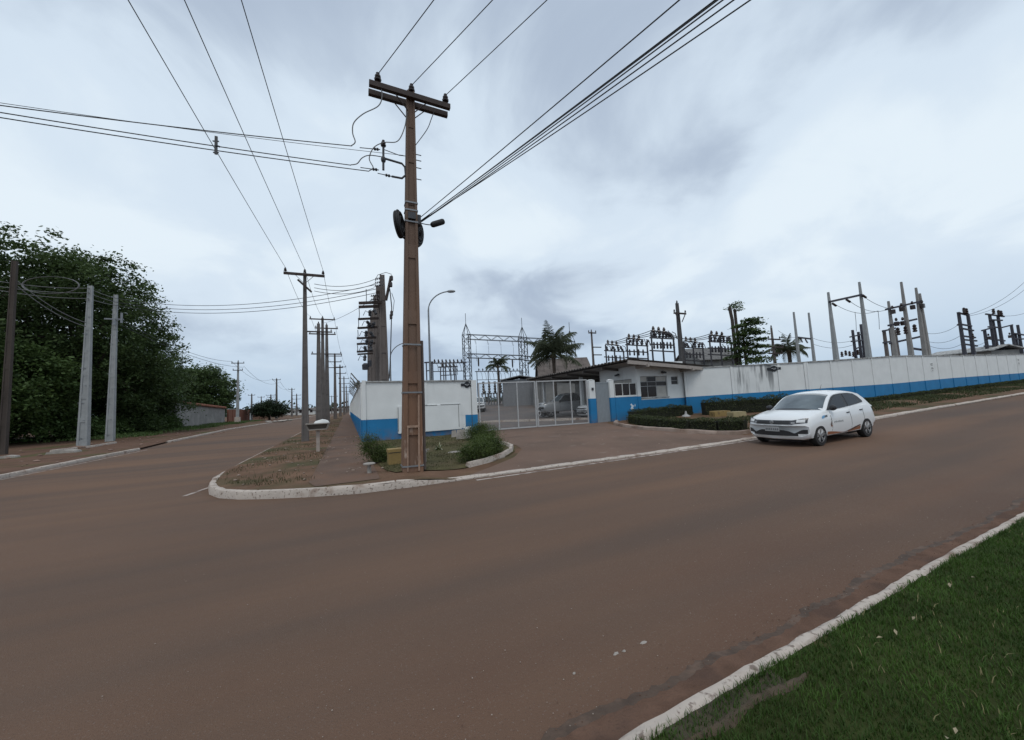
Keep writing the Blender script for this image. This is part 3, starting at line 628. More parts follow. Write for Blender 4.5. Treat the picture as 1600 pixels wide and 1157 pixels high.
# ------------------------------------------------------------------ guardhouse
GY = 17.0; gx0, gx1 = aty(997, 620, GY).x, aty(1071, 620, GY).x
gh = thing('guardhouse', 'white guardhouse with blue foot, barred windows and a wide corrugated roof', 'building', (gx0, GY, 0)); GW = gx1-gx0; GD = 3.5
zB = 1.55; zT = 3.62
def gx(px): return aty(px, 605, GY).x-gx0
def gzy(px, py): return zat(py, gx0+gx(px), GY)
# front wall built round its window openings
wz0, wz1 = gzy(1020, 621), gzy(1020, 588); wxa, wxb = gx(1001), gx(1043); vxa, vxb, vz0, vz1 = gx(1049.5), gx(1060.5), gzy(1055, 601), gzy(1055, 588.5)
zBr = gzy(1060, 622)
m = MB()
m.box(0, wxa, 0, .15, zB, zT); m.box(wxa, wxb, 0, .15, wz1, zT); m.box(wxb, vxa, 0, .15, zBr, zT); m.box(vxa, vxb, 0, .15, zBr, vz0); m.box(vxa, vxb, 0, .15, vz1, zT); m.box(vxb, GW, 0, .15, zBr, zT); m.box(wxa, wxb, 0, .15, zBr, wz0)
m.build('front_wall', wallwhite, gh)
m = MB(); m.box(-.006, GW, -.006, .15, .1, zBr-.002); m.build('painted_base', wallblue, gh)
# left wall
lz0, lz1 = 1.56, 2.62
m = MB(); m.box(0, .15, .152, .45, zB, zT); m.box(0, .15, .45, 3.0, lz1, zT); m.box(0, .15, .45, 3.0, zB, lz0+.05); m.box(0, .15, 3.0, GD, zB, zT); m.build('left_wall', wallwhite, gh)
m = MB(); m.box(-.006, .15, .152, GD, .1, zB-.003); m.build('painted_base', wallblue, gh)
m = MB(); m.box(.152, GW, GD-.15, GD, .1, zT); m.build('back_wall', wallwhite, gh)
m = MB(); m.box(GW-.15, GW-.001, .152, GD-.152, .1, zT); m.build('right_wall', wallwhite, gh)
m = MB(); m.box(.152, GW-.152, 1.6, 1.65, .1, zT); m.build('inner_partition', mat('room_dark', (.06, .055, .05), .9), gh)
m = MB(); m.box(-.03, .20, -.03, .20, zB, zT-.01); m.mat(1); m.box(-.033, .203, -.033, .203, .1, zB-.002); m.build('corner_column', [wallwhite, wallblue], gh)
def window(root, x0, x1, z0, z1, y, cols, rows, curt=(), axis='x', fm=None):
    """frame bars and panes set in an opening; axis x: facing -y, axis y: facing -x"""
    fm = fm or mat('window_frame', (.30, .30, .30), .6, .1, 5); t = .035
    Q = (lambda a, b, c, d, e, f: (a, b, c, d, e, f)) if axis == 'x' else (lambda a, b, c, d, e, f: (c, d, a, b, e, f))
    w = MB(); w.box(*Q(x0, x1, y, y+.06, z0, z0+t)); w.box(*Q(x0, x1, y, y+.06, z1-t, z1)); w.box(*Q(x0, x0+t, y, y+.06, z0+t, z1-t)); w.box(*Q(x1-t, x1, y, y+.06, z0+t, z1-t))
    for c in cols: w.box(*Q(c-t/2, c+t/2, y, y+.058, z0+t, z1-t))
    for r_ in rows: w.box(*Q(x0+t, x1-t, y+.002, y+.055, r_-t/2, r_+t/2))
    wo = w.build('window', fm, root)
    cs = [x0]+list(cols)+[x1]; rs = [z0]+list(rows)+[z1]
    for i in range(len(cs)-1):
        for j in range(len(rs)-1):
            p = MB(); p.box(*Q(cs[i]+t*.6, cs[i+1]-t*.6, y+.03, y+.036, rs[j]+t*.6, rs[j+1]-t*.6)); p.build('pane', curtain if (i, j) in curt else glass_dark, wo)
    return wo
wo = window(gh, wxa, wxb, wz0, wz1, .05, [gx(1012.7), gx(1026.5)], [wz0+(wz1-wz0)*.53, wz0+(wz1-wz0)*.74], curt=((0, 2), (2, 2), (2, 0)))
m = MB(); m.box(wxa-.05, wxb+.05, -.05, .05, wz0-.05, wz0-.002); m.build('sill', coping_m, gh)
window(gh, vxa, vxb, vz0, vz1, .05, [], [(vz0+vz1)/2])
window(gh, .45, 3.0, lz0+.05, lz1, .05, [1.3, 2.15], [2.2], axis='y', curt=((0, 1), (1, 1), (2, 1)))
for (px, py, ax) in ((1035, 581, 'f'), (968, 585, 'l')):
    if ax == 'f': c = Vector((gx(px), -.02, gzy(px, py))); d = Vector((0, -1, 0))
    else: q = atx(px, py, gx0); c = Vector((-.02, min(q.y-GY, 3.2), q.z)); d = Vector((-1, 0, 0))
    m = MB(); m.bar(c, c+d*.14+Vector((0, 0, .03)), .03); m.bar(c+d*.08+Vector((0, 0, -.03)), c+d*.30+Vector((0, 0, -.09)), .2, .1); m.build('floodlight', metal_dark, gh)
m = MB(); m.tube([(gx(1069), -.03, .2), (gx(1069), -.03, 3.1)], .025, 6); m.build('drainpipe', trimdark, gh)
# wall with the strip window left of the guardhouse corner
px0_, px1_ = aty(961.2, 620, GY).x-gx0, -.035
m = MB(); m.box(px0_, px1_, .0, .14, .1, 1.56); m.build('forecourt_wall', wallblue, gh)
m = MB(); m.box(px0_, px1_, -.005, .145, 1.562, 1.62); m.build('forecourt_sill', wallwhite, gh)
fz = zat(599, gx0-1, GY)
window(gh, px0_+.02, px1_-.02, 1.62, fz, .03, [px0_+(px1_-px0_)*.36, px0_+(px1_-px0_)*.68], [], fm=white_m)
# a torn patch of white paper on the blue wall
m = MB(); cx_, cz_ = aty(988, 636, GY-.006).x-gx0, zat(636, aty(988, 636, GY).x, GY)
m.prism([(cx_-.13, cz_-.10), (cx_-.02, cz_-.19), (cx_+.10, cz_-.16), (cx_+.05, cz_-.03), (cx_+.13, cz_+.06), (cx_+.01, cz_+.12), (cx_-.04, cz_+.2), (cx_-.14, cz_+.13), (cx_-.05, cz_+.03)], -.010, -.002)
m.prism([(cx_+.19, cz_-.02), (cx_+.24, cz_+.06), (cx_+.23, cz_+.15), (cx_+.18, cz_+.09)], -.010, -.002); m.build('torn_paper', mat('paper', (.6, .66, .7), .8, .05), gh)
# roof
E0 = Vector((aty(981, 560, 16.05).x, 16.05, 0)); e0z = zat(561, E0.x, E0.y); E1 = Vector((aty(1113, 572, 16.05).x, 16.05, 0)); e1z = zat(573, E1.x, E1.y)
by = 29.0; bz = zat(593, E0.x-.1, by)
def roof_z(x, y):
    u = (x-E0.x)/(E1.x-E0.x); v = (y-16.05)/(by-16.05); return e0z+(e1z-e0z)*u+(bz-e0z)*v
V = []; Fc = []; ny, nx2 = 312, 8; X0, X1 = E0.x, E1.x+1.6
for layer in (0, 1):
    for j in range(ny+1):
        y = 16.05+(by-16.05)*j/ny; wv = .045*math.cos(j*2*math.pi/8)
        for i in range(nx2+1):
            x = X0+(X1-X0)*i/nx2; V.append((x-gx0, y-GY, roof_z(x, y)+wv-layer*.02))
S_ = (ny+1)*(nx2+1)
for j in range(ny):
    for i in range(nx2):
        q = j*(nx2+1)+i; Fc.append((q, q+1, q+nx2+2, q+nx2+1)); Fc.append((q+S_, q+S_+nx2+1, q+S_+nx2+2, q+S_+1))
    q = j*(nx2+1); Fc.append((q, q+nx2+1, q+S_+nx2+1, q+S_)); q += nx2; Fc.append((q, q+S_, q+S_+nx2+1, q+nx2+1))
me = mesh_np('roof', V, Fc, roof_corr); me.shade_smooth(); rf = link('roof', me, gh)
m = MB(); a = Vector((X0+.05-gx0, 16.12-GY, roof_z(X0, 16.1)-.17)); b = Vector((X1-.05-gx0, 16.12-GY, roof_z(X1, 16.1)-.17)); m.bar(a, b, .09, .2); m.build('fascia', fascia_m, rf)
m = MB()
q0 = Vector((X0+.08-gx0, 16.2-GY, roof_z(X0, 16.2)-.16)); q1 = Vector((X0+.08-gx0, by-.1-GY, roof_z(X0, by)-.16))
m.add([q0, (X1-.1-gx0, q0.y, roof_z(X1, 16.2)-.16), (X1-.1-gx0, q1.y, roof_z(X1, by)-.16), q1], [(0, 1, 2, 3)]); m.build('soffit', mat('soffit', (.30, .28, .26), .95, .12, 2), rf)
for px in (1012, 1082):
    x = aty(px, 570, 16.05).x; m = MB(); m.bar((x-gx0, 15.98-GY, roof_z(x, 16)-.27), (x-gx0, 17.0-GY, roof_z(x, 17)-.27), .11, .16); m.build('outrigger', fascia_m, rf)
for y in (18.6, 20.6, 22.6, 24.8, 27): m = MB(); m.bar((X0+.12-gx0, y-GY, roof_z(X0, y)-.26), (X1-.3-gx0, y-GY, roof_z(X1, y)-.26), .1, .14); m.build('rafter', roof_dark, rf)
for y in (22.75, 28.4):
    m = MB(); m.box(gx0*0+.0, .2, y-GY, y-GY+.2, .1, roof_z(gx0+.1, y)-.27); m.build('carport_column', wallwhite, gh)
m = MB(); m.box(3.6, 3.75, GD+.05, 12, .1, 3.3); m.build('carport_wall', render_m, gh)
# ================================================================== poles and wires
def dt_shaft(h, w0, d0, w1, d1, m, root, name='shaft', rec=.05, dias=None, below=.12, solid_to=0):
    """tapered H-section concrete shaft: two flanges, a recessed web, and diaphragms that leave open panels on the face"""
    W = lambda z: w0+(w1-w0)*z/h; D = lambda z: d0+(d1-d0)*z/h; b = MB(); z0, z1 = -below, h
    for s in (-1, 1):
        b.taper((s*W(z0)*.39, 0, z0), W(z0)*.22, D(z0), (s*W(z1)*.39, 0, z1), W(z1)*.22, D(z1))
    b.taper((0, 0, z0), W(z0)*.57, max(.03, D(z0)-2*rec), (0, 0, z1-.01), W(z1)*.57, max(.03, D(z1)-2*rec*d1/d0))
    for (a, c) in (dias or []):
        b.taper((0, 0, a), W(a)*.565, D(a)-.03, (0, 0, c), W(c)*.565, D(c)-.016)
    return b.build(name, m, root)
def ins_pin(b, c, s=1.0):
    b.lathe([(.02*s, 0), (.02*s, .06*s), (.075*s, .07*s), (.085*s, .10*s), (.05*s, .13*s), (.065*s, .15*s), (.07*s, .18*s), (.04*s, .22*s), (.045*s, .25*s), (.02*s, .27*s)], c, 10)
def ins_string(b, a, d, n=4, r=.06, pitch=.09):
    d = Vector(d).normalized(); a = Vector(a); b.tube([a, a+d*(pitch*(n+1))], .012, 5)
    for k in range(n): b.lathe([(.02, 0), (r, .012), (r, .03), (.03, .05)], a+d*(pitch*(k+.6)), 8, d)
def wire(A, B, label, sag=.3, r=.009, m=None, n=18, group=None, name='overhead_wire'):
    A, B = Vector(A), Vector(B); b = MB()
    pts = [(A+(B-A)*(i/n)-Vector((0, 0, sag*4*(i/n)*(1-i/n))))-A for i in range(n+1)]
    b.tube(pts, r, 6); o = b.build(name, m or cable_m, smooth=True); o.location = A; return tag(o, label, 'wire', group)

def wire_via(A, B, length, label, sag=.3, r=.009, m=None, n=30, group=None):
    """a wire that leaves A, passes through B and goes on to `length` metres"""
    A, B = Vector(A), Vector(B); t = (B-A).length/length
    E = A+(B-A+Vector((0, 0, sag*4*t*(1-t))))/t; return wire(A, E, label, sag, r, m, n, group)
# ---- the big brown pole at the corner
mpb = gp(644, 736); MPX, MPY = mpb.x, mpb.y; MZ = lambda py: zat(py, MPX, MPY)-mpb.z
PH = MZ(142)
LEAN = .021; _lr = Matrix.Rotation(LEAN, 3, 'Y'); _li = _lr.inverted()
mp = thing('utility_pole', 'tall brown concrete utility pole with double crossarm on the street corner', 'utility pole', mpb)
w0, d0, w1, d1 = .46, .36, .19, .16
dias = [(MZ(678)-.02, MZ(665)), (MZ(600), MZ(582)), (MZ(508), MZ(487)), (MZ(405), MZ(385)), (MZ(322), MZ(312)), (MZ(255), MZ(248)), (MZ(200), MZ(194)), (0, .12)]
dt_shaft(PH, w0, d0, w1, d1, conc_brown, mp, rec=.055, dias=dias)
PW = lambda z: w0+(w1-w0)*z/PH; PD = lambda z: d0+(d1-d0)*z/PH
# raised side lips that close the long panels upward (pale repaired frame low down)
m = MB()
zf0, zf1 = .02, MZ(668)
m.box(-PW(0)*.30, -PW(0)*.24, -PD(0)/2-.012, -PD(0)/2+.03, zf0, zf1); m.box(PW(0)*.24, PW(0)*.32, -PD(0)/2-.014, -PD(0)/2+.03, zf0, zf1+.75); m.box(-PW(0)*.30, PW(0)*.32, -PD(0)/2-.016, -PD(0)/2+.02, zf1, zf1+.05)
m.build('patched_frame', mat('patch_mortar', (.30, .20, .145), .95, .25, 5, .4, 25), mp)
AL = 1.0; AZ = MZ(153)
for s, nm in ((-1, 'front'), (1, 'rear')):
    y = s*(PD(AZ)/2+.06); m = MB(); m.bar((-AL, y, AZ), (AL, y, AZ), .10, .13); m.build('crossarm', arm_m, mp)
    for sx in (-1, 1):
        m = MB(); m.bar((sx*.40, y, AZ-.06), (sx*PW(AZ)*.4, y*.9, AZ-.42), .035, .012); m.build('brace', arm_m, mp)
INS = {}
for k, sx in (('left', -.80), ('mid', .03), ('right', .88)):
    y = -PD(AZ)/2-.06; m = MB(); ins_pin(m, (sx, y if k != 'mid' else 0.0, AZ+.06 if k != 'mid' else PH-.02), 1.05); m.build('insulator', porcelain, mp); INS[k] = Vector((sx, y if k != 'mid' else 0, (AZ+.06 if k != 'mid' else PH-.02)+.24))
m = MB()
for py in (237, 246, 258, 276): m = MB(); m.tube([(0, 0, MZ(py)), (PW(6)/2+.12, 0, MZ(py))], .012, 5); m.build('through_bolt', metal_dark, mp)
# L-shaped spacer bracket on the left
Y0 = -.05; bx = -.56
def MP_(px, py, yoff=0.0):     # local point on the pole's own plane
    p = aty(px, py, MPY+yoff); return _li @ Vector((p.x-MPX, yoff, p.z-mpb.z))
m = MB(); a = MP_(599, 223); b_ = MP_(599, 266); m.bar(a, b_, .05, .05)
c = MP_(601, 248); d = MP_(628, 256); e = MP_(633, 262); f = MP_(634, 274); g_ = MP_(628, 279); h_ = MP_(612, 276)
m.tube([c, d, e, f, g_, h_], .028, 6); m.lathe([(.05, -.05), (.06, 0), (.05, .06)], MP_(599, 250), 8); m.build('spacer_bracket', metal_dark, mp)
m = MB(); ins_pin(m, MP_(599, 232), .8); m.build('insulator', porcelain, mp)
def jumper(pxs, r=.012, mm=None, yo=0.0):
    # smooth curve through pixel points in the pole's plane
    P = [MP_(x, y, yo) for x, y in pxs]; Q = []
    for i in range(len(P)-1):
        p0, p1, p2, p3 = P[max(i-1, 0)], P[i], P[i+1], P[min(i+2, len(P)-1)]
        for k in range(6):
            t = k/6; Q.append(.5*((2*p1)+(p2-p0)*t+(2*p0-5*p1+4*p2-p3)*t*t+(3*p1-p0-3*p2+p3)*t*t*t))
    Q.append(P[-1]); q = MB(); q.tube(Q, r, 6); return q.build('jumper', mm or cable_m, mp, smooth=True)
jumper([(594, 130), (597, 150), (591, 166), (568, 178), (553, 192), (551, 208), (555, 222), (549, 228)], .013, cable_g, -.15)
jumper([(636, 175), (632, 200), (621, 221), (600, 223), (584, 231), (577, 248), (583, 262), (577, 267)], .012, cable_g, -.1)
jumper([(600, 246), (578, 243), (566, 247), (558, 256), (548, 258)], .012, cable_g, -.1)
jumper([(680, 170), (674, 186), (667, 203), (648, 229)], .010, cable_m, .1)
for pts in (((562, 231), (594, 234)), ((563, 262), (592, 266)), ((590, 271), (612, 276)), ((600, 234), (624, 243), (633, 244))):
    q = MB(); q.tube([MP_(x, y) for x, y in pts], .010, 5)
    if len(pts) == 2: ins_string(q, MP_(*pts[1]), MP_(*pts[0])-MP_(*pts[1]), 2, .035, .06)
    q.build('dead_end', metal_dark, mp)
# cable coils and splice closure
for (px, py, yo, R, ax, tag_) in ((624.5, 351, -.10, .31, (.90, -.42, .10), 0), (653, 367, .14, .28, (.80, -.55, -.12), 1)):
    q = MB(); c = MP_(px, py, yo); r_ = random.Random(px)
    for k in range(22):
        q.torus(c+Vector((r_.uniform(-.05, .05), r_.uniform(-.03, .03), r_.uniform(-.02, .02))), R-.030*(k % 7), .024, ax, 26, 6, .86)
    q.build('cable_coil', rubber, mp, smooth=True)
q = MB(); a, b_ = MP_(674, 352, -.1), MP_(694, 346, -.1); dd = (b_-a); l = dd.length
q.lathe([(.02, -.02), (.055, 0), (.075, .05), (.075, l-.05), (.06, l-.01), (.02, l+.01)], a, 12, dd); q.tube([MP_(657, 349, -.1), MP_(666, 351, -.1), a], .012, 5); q.build('splice_closure', rubber, mp, smooth=True)
for py in (318.5, 330.5, 348.5, 540, 614, 727):
    z = MZ(py); q = MB(); w, d = PW(z)/2+.008, PD(z)/2+.008
    for aa, bb in (((-w, -d), (w, -d)), ((w, -d), (w, d)), ((w, d), (-w, d)), ((-w, d), (-w, -d))): q.bar((*aa, z), (*bb, z), .012, .035)
    q.build('steel_band', galv, mp)
q = MB(); q.box(-PW(4.4)*.27, PW(4.4)*.27, -PD(4.4)/2-.03, -PD(4.4)/2+.02, MZ(345), MZ(335)); q.box(PW(4.5)/2-.01, PW(4.5)/2+.07, -.06, .06, MZ(349), MZ(334)); q.build('cable_clamp', metal_dark, mp)
q = MB(); q.tube([(PW(0)/2+.055, .02, -.05), (PW(1.5)/2+.06, .02, 1.5), (PW(3)/2+.05, .02, MZ(532))], .045, 8); q.build('conduit', mat('conduit_dark', (.10, .075, .065), .8, .15, 3), mp, smooth=True)
MPW = lambda v: _lr @ v+mpb
mp.rotation_euler = (0, LEAN, 0)
# three bare wires from the crossarm rising over the viewer
for k, px, lab in (('left', 678, 'leftmost of three bare wires rising from the top of the brown corner pole'), ('mid', 770, 'middle one of three bare wires rising from the top of the brown corner pole'), ('right', 855, 'rightmost of three bare wires rising from the top of the brown corner pole')):
    A = MPW(INS[k]); B = ati(px, 0, A.z-.05); wire_via(A, B, 34, lab, .5, .009, cable_m, 30, 'wires over the road from the corner pole')
# telephone bundle to the upper right
src = MPW(MP_(657, 346))
for k, (px, dy, dz, lab) in enumerate(((1062, .0, .1, 'topmost of the bundled cables running to the upper right'), (1118, .04, .02, 'second cable from the top in the bundle running to the upper right'), (1122, -.03, 0, 'third cable from the top in the bundle running to the upper right'), (1130, .02, -.02, 'fourth cable from the top in the bundle running to the upper right'), (1147, -.04, -.05, 'fifth cable from the top in the bundle running to the upper right'), (1173, .0, .0, 'lowest cable of the bundle running to the upper right'))):
    A = src+Vector((0, dy, dz)); B = ati(px, 0, A.z-.05-.02*k); wire_via(A, B, 30, lab, .30+.05*k, .009, cable_m, 30, 'cables to the upper right')
# covered spacer cables to the left
ends = []
for k, (px, py, y0, lab) in enumerate(((550, 228.5, 165, 'upper covered cable running left from the corner pole bracket'), (548.5, 258.5, 176, 'middle covered cable running left from the corner pole bracket'), (577, 268, 184, 'lowest covered cable running left from the corner pole bracket'), (630, 243, 161, 'thin messenger wire above the covered cables running left'))):
    A = MPW(MP_(px, py)); B = ati(0, y0, A.z-.1); wire_via(A, B, 22, lab, .42, .011 if k < 3 else .006, cable_m, 30, 'cables to the left')
    t = (338-px)/(0-px); P = at(338, [208, 213, 218, 203][k], 10); ends.append((A, B))
A, B = ends[1]; f = .0
q = MB(); best = min(((abs((lambda d: CX+F*d.dot(RT)/d.dot(FW))(A+(B-A)*s/400-CAM)-338), s/400) for s in range(1, 400)))[1]
tb_ = (B-A).length*best/22; Ln = (B-A).length/22; c = A+(B-A)*best+Vector((0, 0, .42*4*Ln*(1-Ln)*best-.42*4*tb_*(1-tb_))); q.bar((0, 0, -.18), (0, 0, .22), .03, .05); q.bar((-.05, 0, -.15), (.05, 0, -.13), .02); q.bar((-.06, 0, .1), (.05, 0, .12), .02); q.bar((.0, -.03, 0), (.06, .03, .02), .025)
o = q.build('cable_spacer', metal_dark); o.location = c; tag(o, 'dark cable spacer clamped on the cables left of the corner pole', 'spacer')

# ---- generic street poles
def pole(label, base, pytop, wpx, mm, arms=(), name='utility_pole', cat='utility pole', group=None, steps=False, lean=None, taper=.45, ang=0):
    """arms: (image row, half length, kind)"""
    base = Vector(base); h = zat(pytop, base.x, base.y)-base.z
    t = thing(name, label, cat, base, ang, group); w = wpx; dt_shaft(h, w, w*.8, w*taper, w*.8*taper, mm, t, rec=w*.1, dias=[(h*k/7, h*k/7+h*.03) for k in range(7)])
    out = []
    for row, hl, kind in arms:
        z = zat(row, base.x, base.y)-base.z
        if kind == 'side':
            q = MB(); q.bar((-hl, 0, z), (0, 0, z), .09, .1); q.build('crossarm', arm_m, t)
        else:
            y = -w*.35-.05; q = MB(); q.bar((-hl, y, z), (hl, y, z), .10, .12); q.build('crossarm', arm_m, t)
            if kind == 'brace':
                for s in (-1, 1): q = MB(); q.bar((s*hl*.45, y, z-.05), (s*w*.2, y, z-.42), .04, .015); q.build('brace', arm_m, t)
            for s in ((-.92, 0, .92) if not out else (-.92, .92)):
                q = MB(); ins_pin(q, (s*hl, y if s else 0, z+.05 if s else h-.03), .9); q.build('insulator', porcelain, t); out.append(base+Vector((s*hl, y if s else 0, (z+.3) if s else h+.2)))
    if steps:
        for k in range(int(h/1.15)):
            z = .5+1.15*k; q = MB(); s = 1 if k % 2 else -1; ww = w+(w*taper-w)*z/h; q.bar((0, -ww*.36, z), (s*(ww/2+.07), -ww*.36, z), .03); q.build('step_bolt', galv, t)
    return t, h, out
# pole with a T crossarm beside the pavement
p1b = gdepth(477, 18.6); p1, p1h, p1w = pole('grey brown pole with a single crossarm standing beside the litter stand', p1b, 427, .32, conc_mid, [(431, .93, 'brace')], ang=0)
q = MB(); q.bar((-.3, -.2, zat(440, p1b.x, p1b.y)-p1b.z), (.32, -.25, zat(458, p1b.x, p1b.y)-p1b.z), .09, .09); q.build('slanted_arm', arm_m, p1)
for A, px, lab in zip(p1w, (200, 288, 377), ('leftmost of three bare wires climbing to the upper left', 'middle one of three bare wires climbing to the upper left', 'rightmost of three bare wires climbing to the upper left')):
    B = ati(px, 0, A.z+.15); wire_via(A, B, 42, lab, .4, .009, cable_m, 30, 'wires to the upper left')
# cluster of three poles, then the row receding down the street
row = []
for px, dep, pyt, wd, arms, lab in ((498.5, 36.5, 506, .58, [(519.5, 1.25, 'x')], 'leftmost pole of the tight cluster of three down the side street'),
                                   (505, 39.5, 497, .52, [(500, 1.25, 'x'), (523, 1.3, 'x')], 'tallest middle pole of the tight cluster of three down the side street'),
                                   (511.5, 42.5, 508, .56, [(514, 1.2, 'x'), (554, 1.6, 'x')], 'rightmost pole of the tight cluster of three down the side street'),
                                   (524, 60, 554, .55, [(557, 1.1, 'x'), (566, 1.0, 'x'), (575, 1.2, 'x')], 'first pole of the receding row beyond the cluster of three'),
                                   (532, 78, 571, .55, [(574, 1.2, 'x'), (584, 1.2, 'x')], 'second pole of the receding row beyond the cluster of three'),
                                   (538, 98, 589, .55, [(592, 1.3, 'x'), (600, 1.3, 'x')], 'third pole of the receding row beyond the cluster of three'),
                                   (541.5, 122, 603, .55, [(606, 1.4, 'x'), (612, 1.4, 'x')], 'fourth pole of the receding row beyond the cluster of three'),
                                   (544, 155, 614, .55, [(616, 1.5, 'x')], 'last and smallest pole of the receding row beyond the cluster of three')):
    b = gdepth(px, dep); row.append(pole(lab, b, pyt, wd, conc_mid if dep < 50 else conc_dark, arms, group='poles along the substation side of the side street'))
b = gdepth(518.5, 130); pole('thin far pole with a box between the cluster and the receding row', b, 619, .4, conc_dark, [(620, 2.0, 'x')], group='far poles')
for k in range(3):
    A = row[1][2][k]; B = p1w[k]; wire(B, A, ('left', 'middle', 'right')[k]+' wire between the crossarm pole and the cluster of three', .5, .010, group='wires along the side street')
for r0_, r1_, nm in ((1, 3, 'cluster of three and the first row pole'), (3, 4, 'first and second row poles'), (4, 5, 'second and third row poles'), (5, 6, 'third and fourth row poles')):
    for k in (0, 2): wire(row[r0_][2][k], row[r1_][2][k], ('left', '', 'right')[k]+' wire between the '+nm, .5, .014, group='wires along the side street')

# ---- poles on the left side of the street
lpA = gp(130, 697); lpB = gp(172, 690); lp0 = gp(4, 711)
LA, hA, _ = pole('left one of the two pale concrete poles in front of the big trees', lpA, 447, .50, conc_grey, [], steps=True, group='pale concrete poles on the left verge')
LB, hB, _ = pole('right one of the two pale concrete poles in front of the big trees', lpB, 461, .45, conc_grey, [], steps=True, group='pale concrete poles on the left verge')
q = MB(); zb = zat(500, lpB.x, lpB.y)-lpB.z; q.bar((-.5, -.25, zb), (.6, -.25, zb), .08, .1); q.bar((.5, -.3, zb-.3), (.5, -.3, zb+.5), .1); q.bar((.1, -.3, zb-.5), (.1, -.3, zb), .12); q.build('cable_bracket', galv, LB)
L0, h0, _ = pole('weathered dark old pole at the left edge of the trees', lp0, 408, .29, wood_old, [], taper=.7)
q = MB(); z_ = zat(436, lp0.x, lp0.y)-lp0.z; q.torus((1.4, -.4, z_-.35), 1.0, .03, (.3, 1, 0), 30, 6, 1.0); o_ = q.build('cable_loop', cable_g, L0); o_.scale = (1.35, 1, .5); o_.location = (-.2, 0, (z_-.35)*.5)
lam = []
sub_top = Vector((2.3, 23.0, 0))
for k, (pyA, pyB, pe, lab) in enumerate(((452, 467, 445, 'topmost'), (459, 473, 452, 'second'), (468, 478, 458, 'lowest'))):
    A = Vector((lpA.x, lpA.y-.2, zat(pyA, lpA.x, lpA.y))); B = Vector((lpB.x, lpB.y-.2, zat(pyB, lpB.x, lpB.y)))
    wire(A, B, lab+' short wire between the two pale concrete poles', .05, .022, cable_g, 4, 'wires between the pale poles')
    E_ = Vector((1.6, 22.3, zat(pe, 1.6, 22.3))); wire(B, E_, lab+' wire crossing the side street from the pale poles to the dark columns', .9, .017, cable_m, 24, 'wires across the side street')
    O = at(0, (432, 440, 446)[k], 23); wire(A, A+(O-A)*1.6, lab+' pale wire running left from the pale concrete poles', .35, .02, cable_g, 20, 'wires on the left verge')
for k, (pa, pb, lab) in enumerate(((506, 455, 'upper'), (512, 450, 'lower'))):
    A = Vector((lpA.x, lpA.y-.3, zat(pa, lpA.x, lpA.y))); O = at(28, 440+8*k, 22); wire(A, O, lab+' sagging service cable between the old pole and pale poles', .3, .025, cable_g, 16, 'service cables on the left verge')
# left street row
left = []
for px, dep, pyt, wd, arms, lab, mm in ((371, 62, 565, .45, [(568, .9, 'x'), (579, .7, 'x')], 'nearest pole beside the brick wall on the left of the street', conc_grey),
                                       (432, 92, 592, .6, [(594, .9, 'x')], 'tall pole rising behind the round roadside tree', conc_mid),
                                       (456, 118, 607, .6, [(609, .9, 'x')], 'slim pole right of the round roadside tree', conc_mid),
                                       (463.5, 128, 616, .6, [(618, 1.4, 'x'), (624, 1.2, 'x')], 'short far pole with two crossarms right of the round tree', conc_mid),
                                       (393, 100, 616, .55, [(618, .8, 'x')], 'far pole above the brick wall left of the round tree', conc_mid),
                                       (408, 125, 620, .5, [(621, 1.0, 'x')], 'thin far pole just left of the round roadside tree', conc_mid),
                                       (423, 118, 617, .6, [(618, 1.3, 'x'), (621, 1.0, 'x')], 'far pole with crossarms above the round roadside tree', conc_mid)):
    b = gdepth(px, dep); left.append(pole(lab, b, pyt, wd, mm, arms, group='poles along the left of the side street'))
q = MB(); q.box(-.36, .36, -.3, .3, -.1, 1.1); q.build('painted_foot', whitewash, left[0][0])
A0 = Vector((lpB.x+.3, lpB.y-.3, zat(500, lpB.x, lpB.y)))
for k, (s, lab) in enumerate(((0, 'upper'), (2, 'lower'))):
    wire(A0-Vector((0, 0, .35*k)), left[0][2][s]-Vector((0, 0, 1.0*k)), lab+' cable from the right pale pole down the street to the brick wall pole', .8, .022, cable_m, 22, 'cables along the left of the street')
    wire(left[0][2][s]-Vector((0, 0, .8*k)), left[1][2][s]-Vector((0, 0, .8*k)), lab+' cable between the brick wall pole and the round tree pole', 1.6, .02, cable_m, 20, 'cables along the left of the street')
    wire(left[1][2][s]-Vector((0, 0, .8*k)), left[2][2][s]-Vector((0, 0, .8*k)), lab+' cable right of the pole behind the round tree', 1.2, .02, cable_m, 16, 'cables along the left of the street')

# ---- street lamps behind the corner wall
def lamp(label, px, dep, pyt, px_end):
    b = gdepth(px, dep); h = zat(pyt, b.x, b.y)-b.z; t = thing('street_lamp', label, 'street lamp', b, 0, 'curved street lamps in the yard'); R_ = at(px_end, pyt, dep)-at(px, pyt, dep); R_.z = 0; l = R_.length; d = R_.normalized()
    q = MB(); pts = [Vector((0, 0, -.1)), Vector((0, 0, h*.45)), Vector((0, 0, h-l*.75))]
    for k in range(1, 9):
        a = k/8*math.pi/2*.95; pts.append(d*(l*.85*(1-math.cos(a)))+Vector((0, 0, h-l*.75+l*.72*math.sin(a))))
    q.tube(pts, [.075, .07, .055]+[.04]*8, 8); q.build('curved_post', galv, t, smooth=True); e = pts[-1]
    q = MB(); q.lathe([(.03, 0), (.07, .06), (.10, .2), (.09, .42), (.04, .55)], e-d*.05, 10, d+Vector((0, 0, -.02))); o = q.build('lamp_head', galv, t, smooth=True)
lamp('tall curved street lamp standing behind the white corner wall', 675, 24, 456, 716)
lamp('shorter curved street lamp half hidden behind the brown pole', 612, 33, 536, 645)
